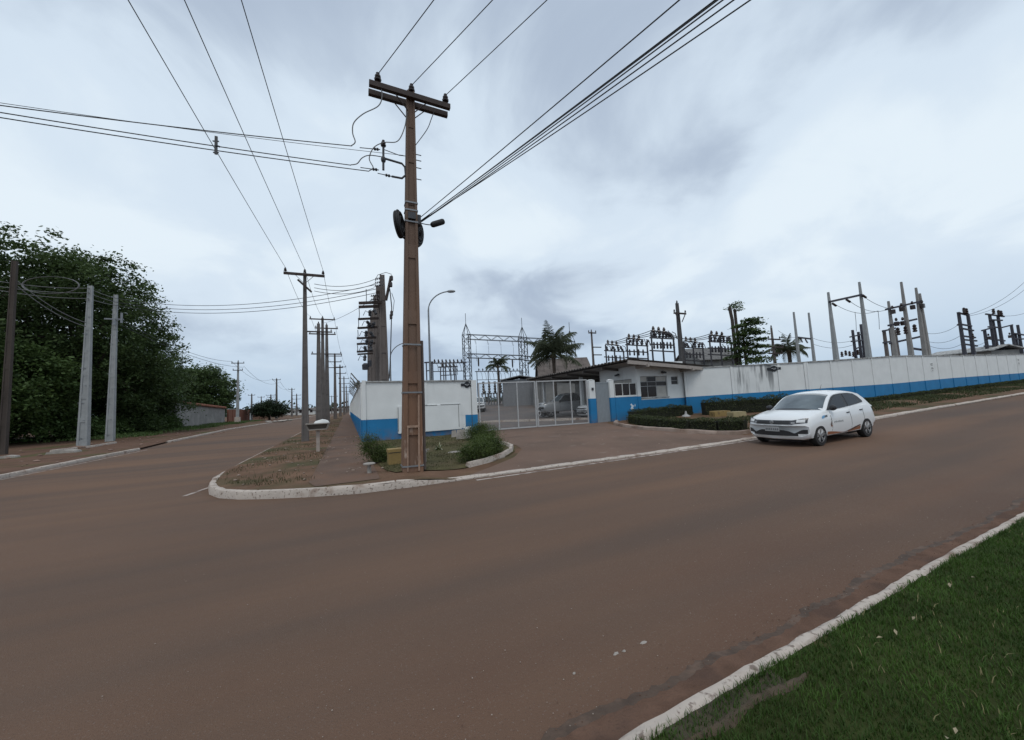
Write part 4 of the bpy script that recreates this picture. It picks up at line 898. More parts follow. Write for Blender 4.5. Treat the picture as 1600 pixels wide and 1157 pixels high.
# ================================================================== substation
def P_at(px, py, dep): return at(px, py, dep)
# ---- dark column structure behind the corner wall
sb = Vector((2.5, 22.6, .1)); ss = thing('switching_structure', 'dark concrete columns stacked with crossarms and switches behind the corner wall', 'substation', sb)
cols = ((604, 21.3, 430, .62), (597, 23.5, 447, .60), (592, 25.5, 462, .58), (586, 28, 486, .55), (581, 31, 505, .5))
for px, dep, pyt, w in cols:
    g = gdepth(px-2, dep); h = zat(pyt, g.x, g.y)-sb.z
    e = dt_shaft(h, w, w*.8, w*.42, w*.35, conc_dark, ss, 'column', rec=.06, dias=[(h*k/6, h*k/6+.25) for k in range(6)]); e.location = g-sb; e.location.z = 0
def SL(px, py, dep): return at(px, py, dep)-sb
for k, (py, x0, x1, dep, th) in enumerate(((474, 561, 597, 21.6, .15), (480, 561, 598, 22.0, .15), (499, 560, 592, 22.4, .12), (513, 559, 590, 22.8, .12), (529, 558, 588, 23.2, .12), (538, 558, 586, 23.6, .12), (550, 558, 583, 24, .12), (554, 559, 583, 24.3, .10))):
    q = MB(); q.bar(SL(x0, py, dep), SL(x1, py-1.5, dep), .12, th); q.build('crossarm', arm_m, ss)
for k, (x, y0, y1) in enumerate(((561, 482, 499), (560, 499, 514), (559, 516, 530), (558.5, 540, 551), (572, 452, 476))):
    q = MB(); q.tube([SL(x, y0, 22.5), SL(x+.5, (y0+y1)/2, 22.5), SL(x, y1, 22.5)], .022, 5); q.build('drop_wire', cable_m, ss)
rr = random.Random(9)
for (x, y) in ((578, 490), (586, 488), (576, 506), (583, 508), (572, 522), (581, 523), (573, 535), (580, 536), (571, 546), (579, 545), (570, 560)):
    q = MB(); a = SL(x, y, 22.7); q.lathe([(.03, -.18), (.10, -.14), (.08, 0), (.11, .08), (.05, .2)], a, 8, (rr.uniform(-.6, .6), rr.uniform(-.4, .4), 1)); q.tube([a, a+Vector((-.25, 0, .15)), a+Vector((-.38, 0, -.15))], .02, 5); q.build('switch', metal_dark, ss)
for k, (y, xe) in enumerate(((437, 590), (443, 590), (448, 588), (464, 582), (470, 580))):
    q = MB(); ins_string(q, SL(600 if k < 3 else 594, y-3, 21.4), SL(xe-10, y+1, 21.4)-SL(600, y-3, 21.4), 5, .075, .10); q.build('insulator_string', porcelain, ss)
q = MB(); q.bar(SL(590, 455, 22), SL(598, 505, 22), .16, .2); q.bar(SL(611, 432, 21.2), SL(603, 470, 21.2), .10, .12); q.build('slanted_arm', arm_m, ss)
for k, pts in enumerate((((609, 452), (612, 480), (611, 520), (610, 560), (608, 592)), ((612, 458), (616, 470), (614, 488), (609, 500)), ((586, 440), (590, 430), (603, 426), (612, 429)))):
    q = MB(); q.tube([SL(x, y, 21.2) for x, y in pts], .03 if k == 0 else .016, 5); q.build('riser_cable', cable_m, ss)
for (x, y) in ((612, 435), (611, 445), (611, 495), (612, 490)):
    q = MB(); q.lathe([(.05, -.15), (.08, -.1), (.08, .1), (.04, .16)], SL(x, y, 21.2), 8); q.build('arrester', porcelain, ss)
q = MB(); c = SL(571, 573, 22.7); q.lathe([(.18, -.2), (.2, .1), (.1, .2)], c, 10); q.lathe([(.1, -.1), (.12, .25), (.05, .3)], c+Vector((.25, 0, .1)), 8); q.build('recloser', metal_dark, ss)

# lines leaving that structure over the street
for k, (py, lab) in enumerate(((437, 'top'), (444, 'second'), (450, 'third'), (466, 'fourth'))):
    wire(at(585, py, 21.4), at(491, py+7-k, 18.9) if k < 3 else at(505, 505, 39.5), lab+' line from the dark columns towards the crossarm pole', .25, .014, cable_m, 12, 'lines between columns and crossarm pole')

# ---- lattice gantry
TD = 62
gb = gdepth(733, TD); gt_ = thing('lattice_gantry', 'grey steel lattice towers joined by lattice beams above the gate', 'substation', gb)
tw_m = mat('gantry_steel', (.055, .06, .07), .6, .15, 3)
def lattice_tower(px, dep, py_tip, py_spike):
    g = gdepth(px, dep); zt = zat(py_tip, g.x, g.y); zs = zat(py_spike, g.x, g.y); w = .55; o = g-gb; q = MB(); hh = zt-g.z-1.9
    cr = [Vector((sx*w, sy*w, 0)) for sx, sy in ((-1, -1), (1, -1), (1, 1), (-1, 1))]
    for c in cr: q.bar(o+c, o+c+Vector((0, 0, hh)), .10); q.bar(o+c+Vector((0, 0, hh)), o+Vector((0, 0, hh+1.9)), .08)
    n = int(hh/1.1)
    for k in range(n):
        z0, z1 = hh*k/n, hh*(k+1)/n
        for i in range(4):
            a, b = cr[i], cr[(i+1) % 4]
            if k % 2: a, b = b, a
            q.bar(o+a+Vector((0, 0, z0)), o+b+Vector((0, 0, z1)), .06); q.bar(o+a+Vector((0, 0, z1)), o+b+Vector((0, 0, z1)), .05)
    q.build('tower', tw_m, gt_); s = MB(); s.tube([o+Vector((0, 0, hh+1.7)), o+Vector((0, 0, zs-g.z))], .045, 5); s.build('lightning_rod', tw_m, gt_)
    return g
tws = [lattice_tower(733, TD, 506, 490), lattice_tower(822, TD, 511, 497), lattice_tower(897, TD, 517, 504)]
def lattice_beam(ga, gb_, pya, pyb, dep=.8):
    a = Vector((ga.x, ga.y, zat(pya, ga.x, ga.y)))-gb; b = Vector((gb_.x, gb_.y, zat(pyb, gb_.x, gb_.y)))-gb; q = MB(); u = Vector((0, 0, dep)); s = (b-a).normalized().cross(Vector((0, 0, 1)))*.35
    for off in (s, -s):
        q.bar(a+off, b+off, .08); q.bar(a-u+off, b-u+off, .08); n = 9
        for k in range(n):
            p, r_ = a+(b-a)*(k/n)+off, a+(b-a)*((k+1)/n)+off
            if k % 2: q.bar(p, r_-u, .05)
            else: q.bar(p-u, r_, .05)
    q.build('lattice_beam', tw_m, gt_)
    return a, b
a_, b_ = lattice_beam(tws[0], tws[1], 523, 527); 
for k in range(4):
    c = a_+(b_-a_)*(.15+.22*k); q = MB(); ins_string(q, c-Vector((0, 0, .8)), (.25, 0, -1), 5, .13, .16); q.tube([c-Vector((-.2, 0, 1.8)), c-Vector((-.2, 0, 4.5))], .025, 4); q.build('insulator_string', porcelain, gt_)
lattice_beam(tws[1], tws[2], 528, 532)
a_, b_ = lattice_beam(tws[0], tws[1], 553, 556, .7); 
for k in range(3):
    c = a_+(b_-a_)*(.2+.3*k); q = MB(); q.lathe([(.10, -1.4), (.14, -1.0), (.14, -.2), (.08, 0)], c-Vector((0, 0, .7)), 6); q.build('insulator_string', porcelain, gt_)
lattice_beam(tws[1], tws[2], 557, 560, .7)

# ---- low bus frames left of the towers (seen over the corner wall)
def bus_frame(label, px0, px1, py, dep, npost=3, extra=True, group='low bus frames in the switchyard'):
    g = gdepth((px0+px1)/2, dep); t = thing('bus_frame', label, 'substation', g, 0, group); Lc = lambda px, y: at(px, y, dep)-g
    for k in range(npost):
        px = px0+(px1-px0)*k/(npost-1); a = Lc(px, py); q = MB(); q.bar((a.x, a.y, 0), a, .11, .11); q.build('post', steel_dark, t)
    q = MB(); q.bar(Lc(px0-3, py+1), Lc(px1+3, py), .14, .14); q.build('beam', steel_dark, t)
    q = MB(); q.bar(Lc(px0, py+14), Lc(px1, py+13), .10, .10); q.build('beam', steel_dark, t)
    if extra:
        for k in range(int((px1-px0)/6)):
            px = px0+3+6*k; q = MB(); q.lathe([(.07, 0), (.11, .1), (.07, .2), (.11, .3), (.05, .45)], Lc(px, py), 6); q.tube([Lc(px, py-4), Lc(px+2, py-1), Lc(px+5, py+5), Lc(px+6, py+13)], .03, 4); q.build('insulator', porcelain, t)
bus_frame('slim bus frame just right of the brown pole above the corner wall', 666, 674, 566, 40, 2, False)
bus_frame('low bus frame with curved jumpers left of the first lattice tower', 676, 726, 567, 48, 4)
bus_frame('farther squat bus frame with clustered switches above the corner wall', 688, 712, 573, 44, 4)
bus_frame('bus frame visible over the gate between the lattice towers', 745, 815, 580, 70, 5)

# ---- racks above the guardhouse roof
rack_m = mat('rack_steel', (.055, .053, .06), .7, .2, 3)
def rack(label, x0, x1, ytop, ylev, dep, extra=5):
    """steel rack: posts, a top row of three pin insulators, a deck of switches, and lower beams"""
    g = gdepth((x0+x1)/2, dep); t = thing('switch_rack', label, 'substation', g, 0, 'switch racks behind the guardhouse'); Lc = lambda px, y, d=0: at(px, y, dep+d)-g; rr = random.Random(int(x0))
    back = 1.3
    for k in range(3):
        px = x0+(x1-x0)*k/2
        for d in (0, back):
            a = Lc(px, ylev-(9 if k == 0 else 0), d); q = MB(); q.bar((a.x, a.y, 0), a, .10, .10); q.build('post', rack_m, t)
    for d in (0, back):
        for dy in (0, 10, 20):
            q = MB(); q.bar(Lc(x0-2, ylev+dy, d), Lc(x1+2, ylev+dy+2, d), .09, .10); q.build('beam', rack_m, t)
    q = MB(); q.bar(Lc(x0, ylev-10), Lc(x0+(x1-x0)*.75, ylev-8), .08, .1); q.build('top_beam', rack_m, t)
    for k in range(3):
        q = MB(); c = Lc(x0+4+(x1-x0)*.24*k, ylev-9+k); q.lathe([(.10, 0), (.13, .1), (.08, .18), (.13, .28), (.07, .45), (.04, .5)], c, 7); q.build('insulator', porcelain, t)
    for k in range(extra):
        px = x0+3+(x1-x0-4)*k/max(1, extra-1); c = Lc(px, ylev, rr.uniform(0, back)); q = MB(); q.lathe([(.09, 0), (.15, .1), (.08, .2), (.14, .32), (.06, .5)], c, 7, (rr.uniform(-.5, .5), rr.uniform(-.5, .5), 1)); q.tube([c+Vector((0, 0, .5)), c+Vector((.35, 0, .35+rr.uniform(-.1, .3))), c+Vector((.5, 0, -.1))], .035, 5); q.build('switch', rack_m, t)
        c = Lc(px+2, ylev+12, rr.uniform(0, back)); q = MB(); q.lathe([(.05, -.3), (.09, -.2), (.07, 0), (.09, .12), (.04, .3)], c, 6); q.build('arrester', rack_m, t)
    return [Lc(x0+4+(x1-x0)*.24*k, ylev-13+k)+g for k in range(3)]
RA = rack('lowest switch rack left above the guardhouse roof', 946, 974, 538, 548, 37)
RB = rack('middle switch rack of the three stepping up above the guardhouse roof', 979, 1011, 529, 539, 34)
RC_ = rack('tallest switch rack of the three above the guardhouse roof', 1017, 1052, 516, 528, 31, 7)
RD = rack('switch rack just right of the lone pole above the guardhouse roof', 1068, 1098, 536, 543, 36, 6)
RE = rack('switch rack beside the layered tree above the guardhouse roof', 1108, 1142, 524, 534, 34, 7)
for k in range(3):
    nm = ('left', 'middle', 'right')[k]
    wire(RA[k], RB[k], nm+' bus conductor between the lowest and middle racks', .1, .03, cable_m, 6, 'bus conductors'); wire(RB[k], RC_[k], nm+' bus conductor between the middle and tallest racks', .1, .03, cable_m, 6, 'bus conductors')
    wire(RD[k], RE[k], nm+' bus conductor between the two racks right of the lone pole', .1, .03, cable_m, 6, 'bus conductors'); wire(RC_[k], RD[k], nm+' bus conductor from the tallest rack past the lone pole', .2, .025, cable_m, 6, 'bus conductors')
b = gdepth(932, 40); t, h, _ = pole('thin dark pole left of the switch racks over the carport', b, 518, .30, conc_dark, [(521, .5, 'x')], name='yard_pole')
for r_ in (543, 555): q = MB(); z = zat(r_, b.x, b.y)-b.z; q.bar((0, -.1, z), (1.1, -.1, z), .1); q.build('side_arm', arm_m, t)
b = gdepth(1072, 29); t, h, _ = pole('lone dark pole with braced crossarm rising behind the guardhouse roof', b, 474, .44, mat('pole_very_dark', (.07, .066, .066), .9, .15, 2), [(491, .65, 'x')], name='yard_pole')
q = MB(); z = zat(490, b.x, b.y)-b.z
for s in (-1, 1): q.bar((s*.6, -.24, z), (s*.1, -.24, z-.75), .05)
q.build('brace', arm_m, t)

# ---- portal structures behind the long wall
def upright(t, g, base, top, w0, w1, mm, dep):
    q = MB(); a, b = base-g, top-g; q.taper((b.x, b.y, -.1), w0, w0*.8, (b.x, b.y, b.z), w1, w1*.8); return q.build('column', mm, t)
def portal(label, cols, beams, dep, mm, w0=.5, w1=.2, bm=steel_dark, hang=(), cat='substation', group='portal frames behind the long wall'):
    """cols: (px, row) of each column top; beams: (px0, row0, px1, row1)"""
    px, py = cols[0][:2]; tp_ = at(px, py, dep); g = Vector((tp_.x, tp_.y, G(tp_.x, tp_.y))); t = thing('portal_frame', label, cat, g, 0, group)
    for c in cols:
        tp_ = at(c[0], c[1], dep+(c[2] if len(c) > 2 else 0)); upright(t, g, tp_, tp_, w0, w1, mm, dep)
    for x0, y0, x1, y1 in beams:
        q = MB(); q.bar(at(x0, y0, dep-.2)-g, at(x1, y1, dep-.2)-g, .14, .14); q.build('beam', bm, t)
    for x, y, k in hang:
        q = MB(); c = at(x, y, dep-.3)-g
        if k == 'box': q.box(c.x-.12, c.x+.12, c.y-.12, c.y+.12, c.z-.18, c.z+.14); q.lathe([(.05, 0), (.09, .1), (.05, .25)], c+Vector((0, 0, .2)), 6)
        elif k == 'up': q.lathe([(.10, 0), (.15, .08), (.09, .18), (.15, .28), (.09, .38), (.13, .48), (.05, .6)], c, 7)
        else: ins_string(q, c, (k, 0, -.35), 5, .08, .1)
        q.build('switchgear' if k == 'box' else 'insulator', porcelain, t)
    return t
portal('pair of slim pale columns with a low beam in front of the right palm', [(1240, 488), (1263.5, 489)], [(1243, 527, 1268, 530)], 38, conc_grey, .32, .15, hang=[(1250, 529, .3), (1258, 530, .3)])
portal('tall pale portal frame with one slanting top beam above the hatchback', [(1294, 457), (1342.5, 441)], [(1296, 472, 1346, 461)], 27, conc_grey, .42, .13, hang=[(1300, 474, 1), (1322, 468, 1), (1347, 461, 1)])
portal('pale three legged frame with three crossbeams right of the tall portal', [(1388, 471), (1408, 441), (1431, 450), (1437, 459)], [(1384, 484, 1440, 471), (1388, 509, 1432, 499), (1390, 537, 1440, 526), (1420, 544, 1448, 548)], 29, mat('pole_concrete_pale', (.25, .24, .23), .9, .12, 2, .2, 30), .42, .14,
       hang=[(1395, 487, 'box'), (1409, 483, 'box'), (1426, 480, 'box'), (1441, 478, 'box'), (1404, 524, 'up'), (1416, 522, 'up'), (1430, 519, 'up'), (1401, 506, 'box'), (1411, 505, 'box')])
portal('small dark frame with stacked arms seen between the pale portals', [(1332, 516), (1341, 519), (1345, 507)], [(1328, 527, 1346, 523), (1330, 534, 1350, 532), (1334, 546, 1350, 541)], 42, steel_dark, .3, .22, hang=[(1322, 556, 'up'), (1334, 558, 'up'), (1316, 558, 'up'), (1328, 557, 'up'), (1341, 555, 'up')])
portal('short brown frame at the foot of the pale three legged frame', [(1381, 516), (1391, 513), (1398, 516)], [(1379, 518, 1399, 513), (1380, 536, 1396, 533)], 34, conc_dark, .32, .22)
portal('dark steel ladder frame leaning over the wall left of the far right frames', [(1497.5, 488), (1512, 491)], [(1497, 489, 1513, 493), (1501, 507, 1518, 510), (1500, 513, 1521, 517), (1502, 525, 1524, 528), (1504, 531, 1526, 533), (1506, 538, 1527, 541)], 38, steel_dark, .36, .24, hang=[(1507, 490, 'up'), (1511, 491, 'up'), (1499, 506, -1), (1520, 530, 'up')])
portal('dark steel frame with the longest top beam near the right edge', [(1546, 491), (1559, 493), (1551, 500), (1538, 515)], [(1540, 491, 1569, 495), (1546, 500, 1566, 501), (1534, 517, 1552, 512), (1544, 511, 1560, 512), (1540, 529, 1570, 533), (1538, 541, 1566, 541)], 41, steel_dark, .36, .24, hang=[(1553, 491, 'up'), (1561, 493, 'up'), (1565, 494, 'up'), (1545, 528, 'box'), (1556, 541, 'box')])
portal('dark steel frame of two posts and one beam at the right edge', [(1580, 508), (1590, 508), (1586, 521)], [(1562, 513, 1582, 508), (1582, 521, 1602, 524), (1584, 530, 1600, 530)], 44, steel_dark, .34, .24, hang=[(1578, 526, 'box')])
b = gdepth(1217, 34); t, h, _ = pole('dark pole with three crossarms between the layered tree and right palm', b, 512, .30, conc_dark, [(531, .9, 'x'), (543, 1.2, 'x'), (553, 1.0, 'x')], name='yard_pole')
# slack conductors across the yard
for k, (x0, y0, x1, y1, dep, lab) in enumerate(((1347, 462, 1388, 482, 28, 'slack conductor from the top of the tall portal to the three legged frame'), (1325, 469, 1386, 484, 28, 'slack conductor from mid beam of the tall portal'), (1302, 474, 1372, 486, 28, 'slack conductor from the left end of the tall portal beam'),
        (1268, 528, 1340, 530, 38, 'upper conductor from the slim pale pair to the small dark frame'), (1268, 537, 1336, 538, 38, 'lower conductor from the slim pale pair to the small dark frame'), (1440, 520, 1500, 506, 36, 'conductor between the three legged frame and the ladder frame, upper'), (1446, 533, 1503, 523, 36, 'conductor between the three legged frame and the ladder frame, middle'), (1450, 540, 1506, 536, 36, 'conductor between the three legged frame and the ladder frame, lower'),
        (1513, 492, 1602, 440, 38, 'wire climbing to the right edge from the ladder frame'), (1514, 494, 1602, 452, 38, 'second wire climbing to the right edge from the ladder frame'), (1568, 494, 1606, 488, 41, 'wire leaving the longest top beam at the right edge'), (1525, 540, 1545, 530, 40, 'short conductor between the ladder frame and its right neighbour'), (1216, 517, 1243, 528, 36, 'wire from the dark pole to the slim pale pair'))):
    wire(at(x0, y0, dep), at(x1, y1, dep), lab, .45 if x1-x0 > 45 else .15, .016, cable_m, 12, 'slack conductors in the yard')
for k, (x, y0, y1, lab) in enumerate(((1336, 488, 518, 'left'), (1372, 486, 515, 'right'))):
    q = MB(); a = at(x, y0, 30); b = at(x+2, y1, 30); q.tube([Vector((0, 0, 0)), (b-a)*.5+Vector((.05, 0, 0)), b-a], .016, 4); o = q.build('drop_conductor', cable_m); o.location = a; tag(o, lab+' thin drop wire hanging from the tall portal conductors', 'wire', 'drop wires')

# ---- transformer and sheds behind the gate
tb = gdepth(806, 60); tr = thing('transformer', 'pale grey transformer with dark bushings seen through the left gate leaf', 'transformer', tb, -.3)
q = MB(); q.box(-1.5, 1.5, -1, 1, .3, 2.6); q.build('tank', transf_m, tr)
for k in range(9): q = MB(); x = -1.35+.33*k; q.box(x-.05, x+.05, -1.55, -1.02, .5, 2.3); q.build('cooling_fin', transf_m, tr)
q = MB(); q.lathe([(.32, -1.2), (.35, -1.1), (.35, 1.1), (.32, 1.2)], (0, .6, 3.2), 12, (1, 0, 0)); q.build('oil_conservator', white_m, tr)
for k in range(3): q = MB(); q.lathe([(.14, 0), (.2, .15), (.1, .25), (.2, .45), (.1, .6), (.17, .8), (.05, 1.2)], (-1+k, -.4, 2.6), 8); q.build('bushing', porcelain, tr)
for k, (px, dep, lab) in enumerate(((757, 56, 'leftmost'), (766, 57, 'second from left'), (775, 58, 'third from left'), (784, 59, 'rightmost'))):
    b = gdepth(px, dep); t = thing('current_transformer', lab+' of the dark switch posts behind the parked white pickup', 'substation', b, 0, 'switch posts behind the gate')
    q = MB(); q.bar((-.25, 0, 0), (-.25, 0, 2.6), .14); q.bar((.25, 0, 0), (.25, 0, 2.6), .14); q.bar((-.4, 0, 2.6), (.4, 0, 2.6), .2); q.build('stand', galv, t)
    q = MB(); q.lathe([(.16, 0), (.24, .2), (.14, .4), (.24, .6), (.14, .8), (.22, 1.0), (.1, 1.3), (.2, 1.4), (.2, 1.75)], (0, 0, 2.7), 8); q.build('insulator', porcelain, t)
def shed(name, label, px0, px1, dep, pyt, mm, rm, depth=5, ridge=.8, door=False, rz=0.0):
    g = gdepth((px0+px1)/2, dep); w = (px1-px0)/2*dep/F; h = zat(pyt, g.x, g.y)-g.z-ridge; t = thing(name, label, 'building', g, -HEAD+rz)
    q = MB(); q.box(-w, w, 0, depth, -.2, h); q.build('wall', mm, t)
    q = MB(); q.prism([(-w-.3, h-.02), (0, h+ridge), (w+.3, h-.02), (w+.3, h+.10), (0, h+ridge+.12), (-w-.3, h+.10)], -.4, depth+.4); q.build('roof', rm, t)
    if door:
        for k in range(7): q = MB(); x = -w*.85+1.7*w*k/6; q.box(x-.05, x+.05, -.05, -.002, .1, h-.1); q.build('wall_rib', mm, t)
    return t, w, h
shed('metal_shed', 'grey ribbed metal shed seen through the gate below the small palm', 787, 842, 52, 588, shed_m, shed_m, 6, .5, True)
t, w, h = shed('switch_house', 'pale switch house with a window seen through the right gate leaf', 838, 872, 45, 585, render_m, roof_dark, 6, .6)
q = MB(); q.box(-.2, .7, -.04, -.002, 1.2, 2.2); q.build('window', glass_dark, t)
def shed_across(name, label, px0, px1, dep, py_eave, py_ridge, rm):     # ridge runs across the view
    g = gdepth((px0+px1)/2, dep); w = (px1-px0)/2*dep/F; h = zat(py_eave, g.x, g.y)-g.z; h2 = at((px0+px1)/2, py_ridge, dep+3.5).z-g.z; t = thing(name, label, 'building', g, -HEAD)
    q = MB(); q.box(-w, w, 0, 7, -.2, h); q.build('wall', render_m, t)
    for s, (ya, yb) in enumerate(((-.5, 3.5), (7.5, 3.5))):
        for k in range(8):
            x0, x1 = -w-.3+(2*w+.6)*k/8+.01, -w-.3+(2*w+.6)*(k+1)/8-.01; q = MB(); z0, z1 = h-.05, h2
            q.add([(x0, ya, z0), (x1, ya, z0), (x1, yb, z1), (x0, yb, z1), (x0, ya, z0+.07), (x1, ya, z0+.07), (x1, yb, z1+.07), (x0, yb, z1+.07)], MB.BF); q.build('roof_sheet', rm, t)
    q = MB(); q.prism([(0, h), (7, h), (3.5, h2)], -w+.002, w-.002, 'x'); q.build('gable', render_m, t)
shed_across('tile_roof_building', 'low building with an old brown roof behind the large palm', 848, 928, 44, 590, 560, mat('old_brown_roof', (.105, .085, .075), .95, .3, 1.5, .2))
shed_across('grey_roof_building', 'grey pitched roof showing above the wall left of the layered tree', 1100, 1160, 42, 562, 543, mat('roof_grey', (.12, .115, .11), .9, .25, 2, .2))
t, w, h = shed('low_hut', 'low pale building behind the dark frames at the right edge', 1556, 1600, 40, 540, render_m, coping_m, 6, .5)
# ================================================================== vegetation
def leaves_np(C, size, g, flat=.55, asp=.5):
    """diamond leaves at points C with random facing; returns verts, quads"""
    n = len(C); nrm = g.normal(0, 1, (n, 3)); nrm[:, 2] = np.abs(nrm[:, 2])+flat; nrm /= np.linalg.norm(nrm, axis=1)[:, None]
    t = g.normal(0, 1, (n, 3)); t -= nrm*np.sum(t*nrm, 1)[:, None]; t /= np.linalg.norm(t, axis=1)[:, None]; b = np.cross(nrm, t)
    s = (size*g.uniform(.6, 1.3, n))[:, None]; V = np.concatenate([C-t*s*.5, C+b*s*asp*.5-nrm*s*.06, C+t*s*.5-nrm*s*.12, C-b*s*asp*.5-nrm*s*.06]); i = np.arange(n)
    return V, np.stack([i, i+n, i+2*n, i+3*n], 1)
def crown(root, blobs, nclump, per, size, m, seed, spread=.5, name='crown', shell=.55, flatten=.6, asp=.55):
    """blobs: (centre, radii) ellipsoids, local to root; clumps of leaves gather near their skins"""
    g = np.random.default_rng(seed); vol = np.array([r[0]*r[1]*r[2] for _, r in blobs])**(2/3); cnt = np.maximum(3, (nclump*vol/vol.sum()).astype(int)); cs = []
    for (c, r), k in zip(blobs, cnt):
        d = g.normal(0, 1, (k, 3)); d /= np.linalg.norm(d, axis=1)[:, None]; rad = (shell+(1-shell)*g.random(k)**.6)[:, None]*(1+.08*g.normal(0, 1, (k, 1)))
        cs.append(np.array(c)+d*rad*np.array(r))
    cs = np.concatenate(cs); n = len(cs)*per; sz = spread*g.uniform(.6, 1.5, len(cs)); P = np.repeat(cs, per, 0)+g.normal(0, 1, (n, 3))*np.repeat(sz, per)[:, None]*np.array([1, 1, flatten])
    P = P[P[:, 2] > .05]
    V, Fc = leaves_np(P, size, g, asp=asp); return link(name, mesh_np(name, V, Fc, m), root)
def trunk(root, h, r0, r1, limbs, seed, m=bark_m, bend=.3):
    rr = random.Random(seed); q = MB(); pts = [Vector((0, 0, -.2))]; x = y = 0
    for k in range(1, 7): x += rr.uniform(-bend, bend)*.3; y += rr.uniform(-bend, bend)*.3; pts.append(Vector((x, y, h*k/6)))
    q.tube(pts, [r0*1.25]+[r0+(r1-r0)*k/6 for k in range(1, 7)], 9); o = q.build('trunk', m, root, smooth=True)
    for e in limbs:
        e = Vector(e); s = pts[rr.choice((3, 4, 5))]; mid = s+(e-s)*.5+Vector((rr.uniform(-.5, .5), rr.uniform(-.5, .5), rr.uniform(.2, .8)))
        q = MB(); q.tube([s, s+(mid-s)*.5, mid, mid+(e-mid)*.6, e], [r1*.8, r1*.6, r1*.45, r1*.3, r1*.1], 6); q.build('limb', m, root, smooth=True)
def tree(name, label, base, blobs, nclump, per, size, m, seed, th, r0, r1, spread=.5, group=None, shell=.55, flatten=.6):
    t = thing(name, label, 'tree', base, 0, group); rr = random.Random(seed)
    trunk(t, th, r0, r1, [Vector(c)*.95 for c, r in blobs[::2]], seed); crown(t, blobs, nclump, per, size, m, seed, spread, shell=shell, flatten=flatten); return t
def blobs_for(h, R, low, n, seed, sq=1.0):
    rr = random.Random(seed); B = []; ga = math.pi*(3-math.sqrt(5)); N_ = n*3
    for k in range(N_):                    # separate leafy boughs spread over the crown's skin
        u = (k+.5)/N_; zf = -.75+1.75*u; a = ga*k+rr.uniform(-.3, .3); rad = math.sqrt(max(.05, 1-min(1, zf)**2)); d = R*.80*rad*rr.uniform(.8, 1.08); s = R*rr.uniform(.20, .32)
        z = low+(h-low)*(.45+.50*zf*rr.uniform(.92, 1.0)); B.append(((d*math.cos(a), d*math.sin(a), min(max(z, low+.3), h-s*.5)), (s, s, s*.62)))
    for k in range(n//2):
        a = 2*math.pi*k/n+rr.uniform(-.4, .4); d = R*rr.uniform(.45, .72); z = low+(h-low)*rr.uniform(.18, .8); s = R*rr.uniform(.34, .5); B.append(((d*math.cos(a), d*math.sin(a), min(z, h-s*.6)), (s, s, s*.72)))
    for k in range(2):
        a = rr.uniform(0, 6.28); d = R*rr.uniform(.1, .5); s = R*rr.uniform(.26, .42); B.append(((d*math.cos(a), d*math.sin(a), h-s*.75-rr.uniform(0, .08)*h), (s, s, s*.75)))
    return B
def gl(x, y): return Vector((x, y, G(x, y)+(.25*sst(16, 30, -x) if y > 20 else 0)))
tree('broadleaf_tree', 'huge dark dense tree filling the left edge behind the old pole', gl(-29, 45), blobs_for(17.2, 10.5, 2.0, 14, 1), 1150, 66, .29, leaf_dark, 1, 9, .6, .3, .46, 'big trees on the left')
tree('broadleaf_tree', 'tall dark dome shaped tree behind the two pale concrete poles', gl(-23.2, 48.5), blobs_for(17.6, 7.6, 1.5, 14, 2), 950, 66, .28, leaf_dark, 2, 9, .5, .3, .42, 'big trees on the left')
tree('broadleaf_tree', 'thin crowned tree with gaps of sky right of the dome shaped tree', gl(-24, 60), blobs_for(12.6, 4.8, 3.5, 8, 3), 300, 44, .28, leaf_dark, 3, 8, .35, .2, .5, 'big trees on the left')
tree('broadleaf_tree', 'lower bushy tree rising behind the tile roofed wall', gl(-27, 90), blobs_for(10.8, 6.8, 1.5, 12, 4), 700, 55, .42, leaf_dark, 4, 7, .4, .25, .55, 'big trees on the left')
tree('broadleaf_tree', 'broad dark low crown between the pale poles and the grey wall', gl(-23.5, 56), blobs_for(8.8, 6.0, .4, 11, 5), 700, 55, .30, leaf_dark, 5, 4, .3, .2, .5, 'big trees on the left')
tree('broadleaf_tree', 'low green branches reaching over the verge below the old pole', gl(-24.5, 39.5), blobs_for(8.0, 5.0, .5, 10, 6), 560, 55, .27, leaf_mid, 6, 4, .28, .18, .45, 'big trees on the left')
tree('broadleaf_tree', 'shadowed undergrowth tree at the far left behind the old pole', gl(-32, 38), blobs_for(9.0, 6.5, .3, 10, 7), 600, 55, .30, leaf_dark, 7, 4, .3, .2, .5, 'big trees on the left')
tree('broadleaf_tree', 'dark tree filling the gap low behind the two pale poles', gl(-26, 50), blobs_for(10.0, 6.0, .2, 10, 8), 600, 55, .30, leaf_dark, 8, 4, .3, .2, .5, 'big trees on the left')
b = gdepth(421, 80); tree('round_tree', 'small round dark tree on the left verge far down the side street', (b.x, b.y, b.z), [((0, 0, 2.3), (3.3, 3.0, 1.7)), ((1.6, 0, 2.1), (1.8, 1.8, 1.3)), ((-1.5, .3, 2.3), (1.9, 1.9, 1.4)), ((.2, -.5, 3.2), (1.6, 1.6, 1.0))], 260, 50, .30, leaf_far, 9, 1.8, .22, .12, .45)
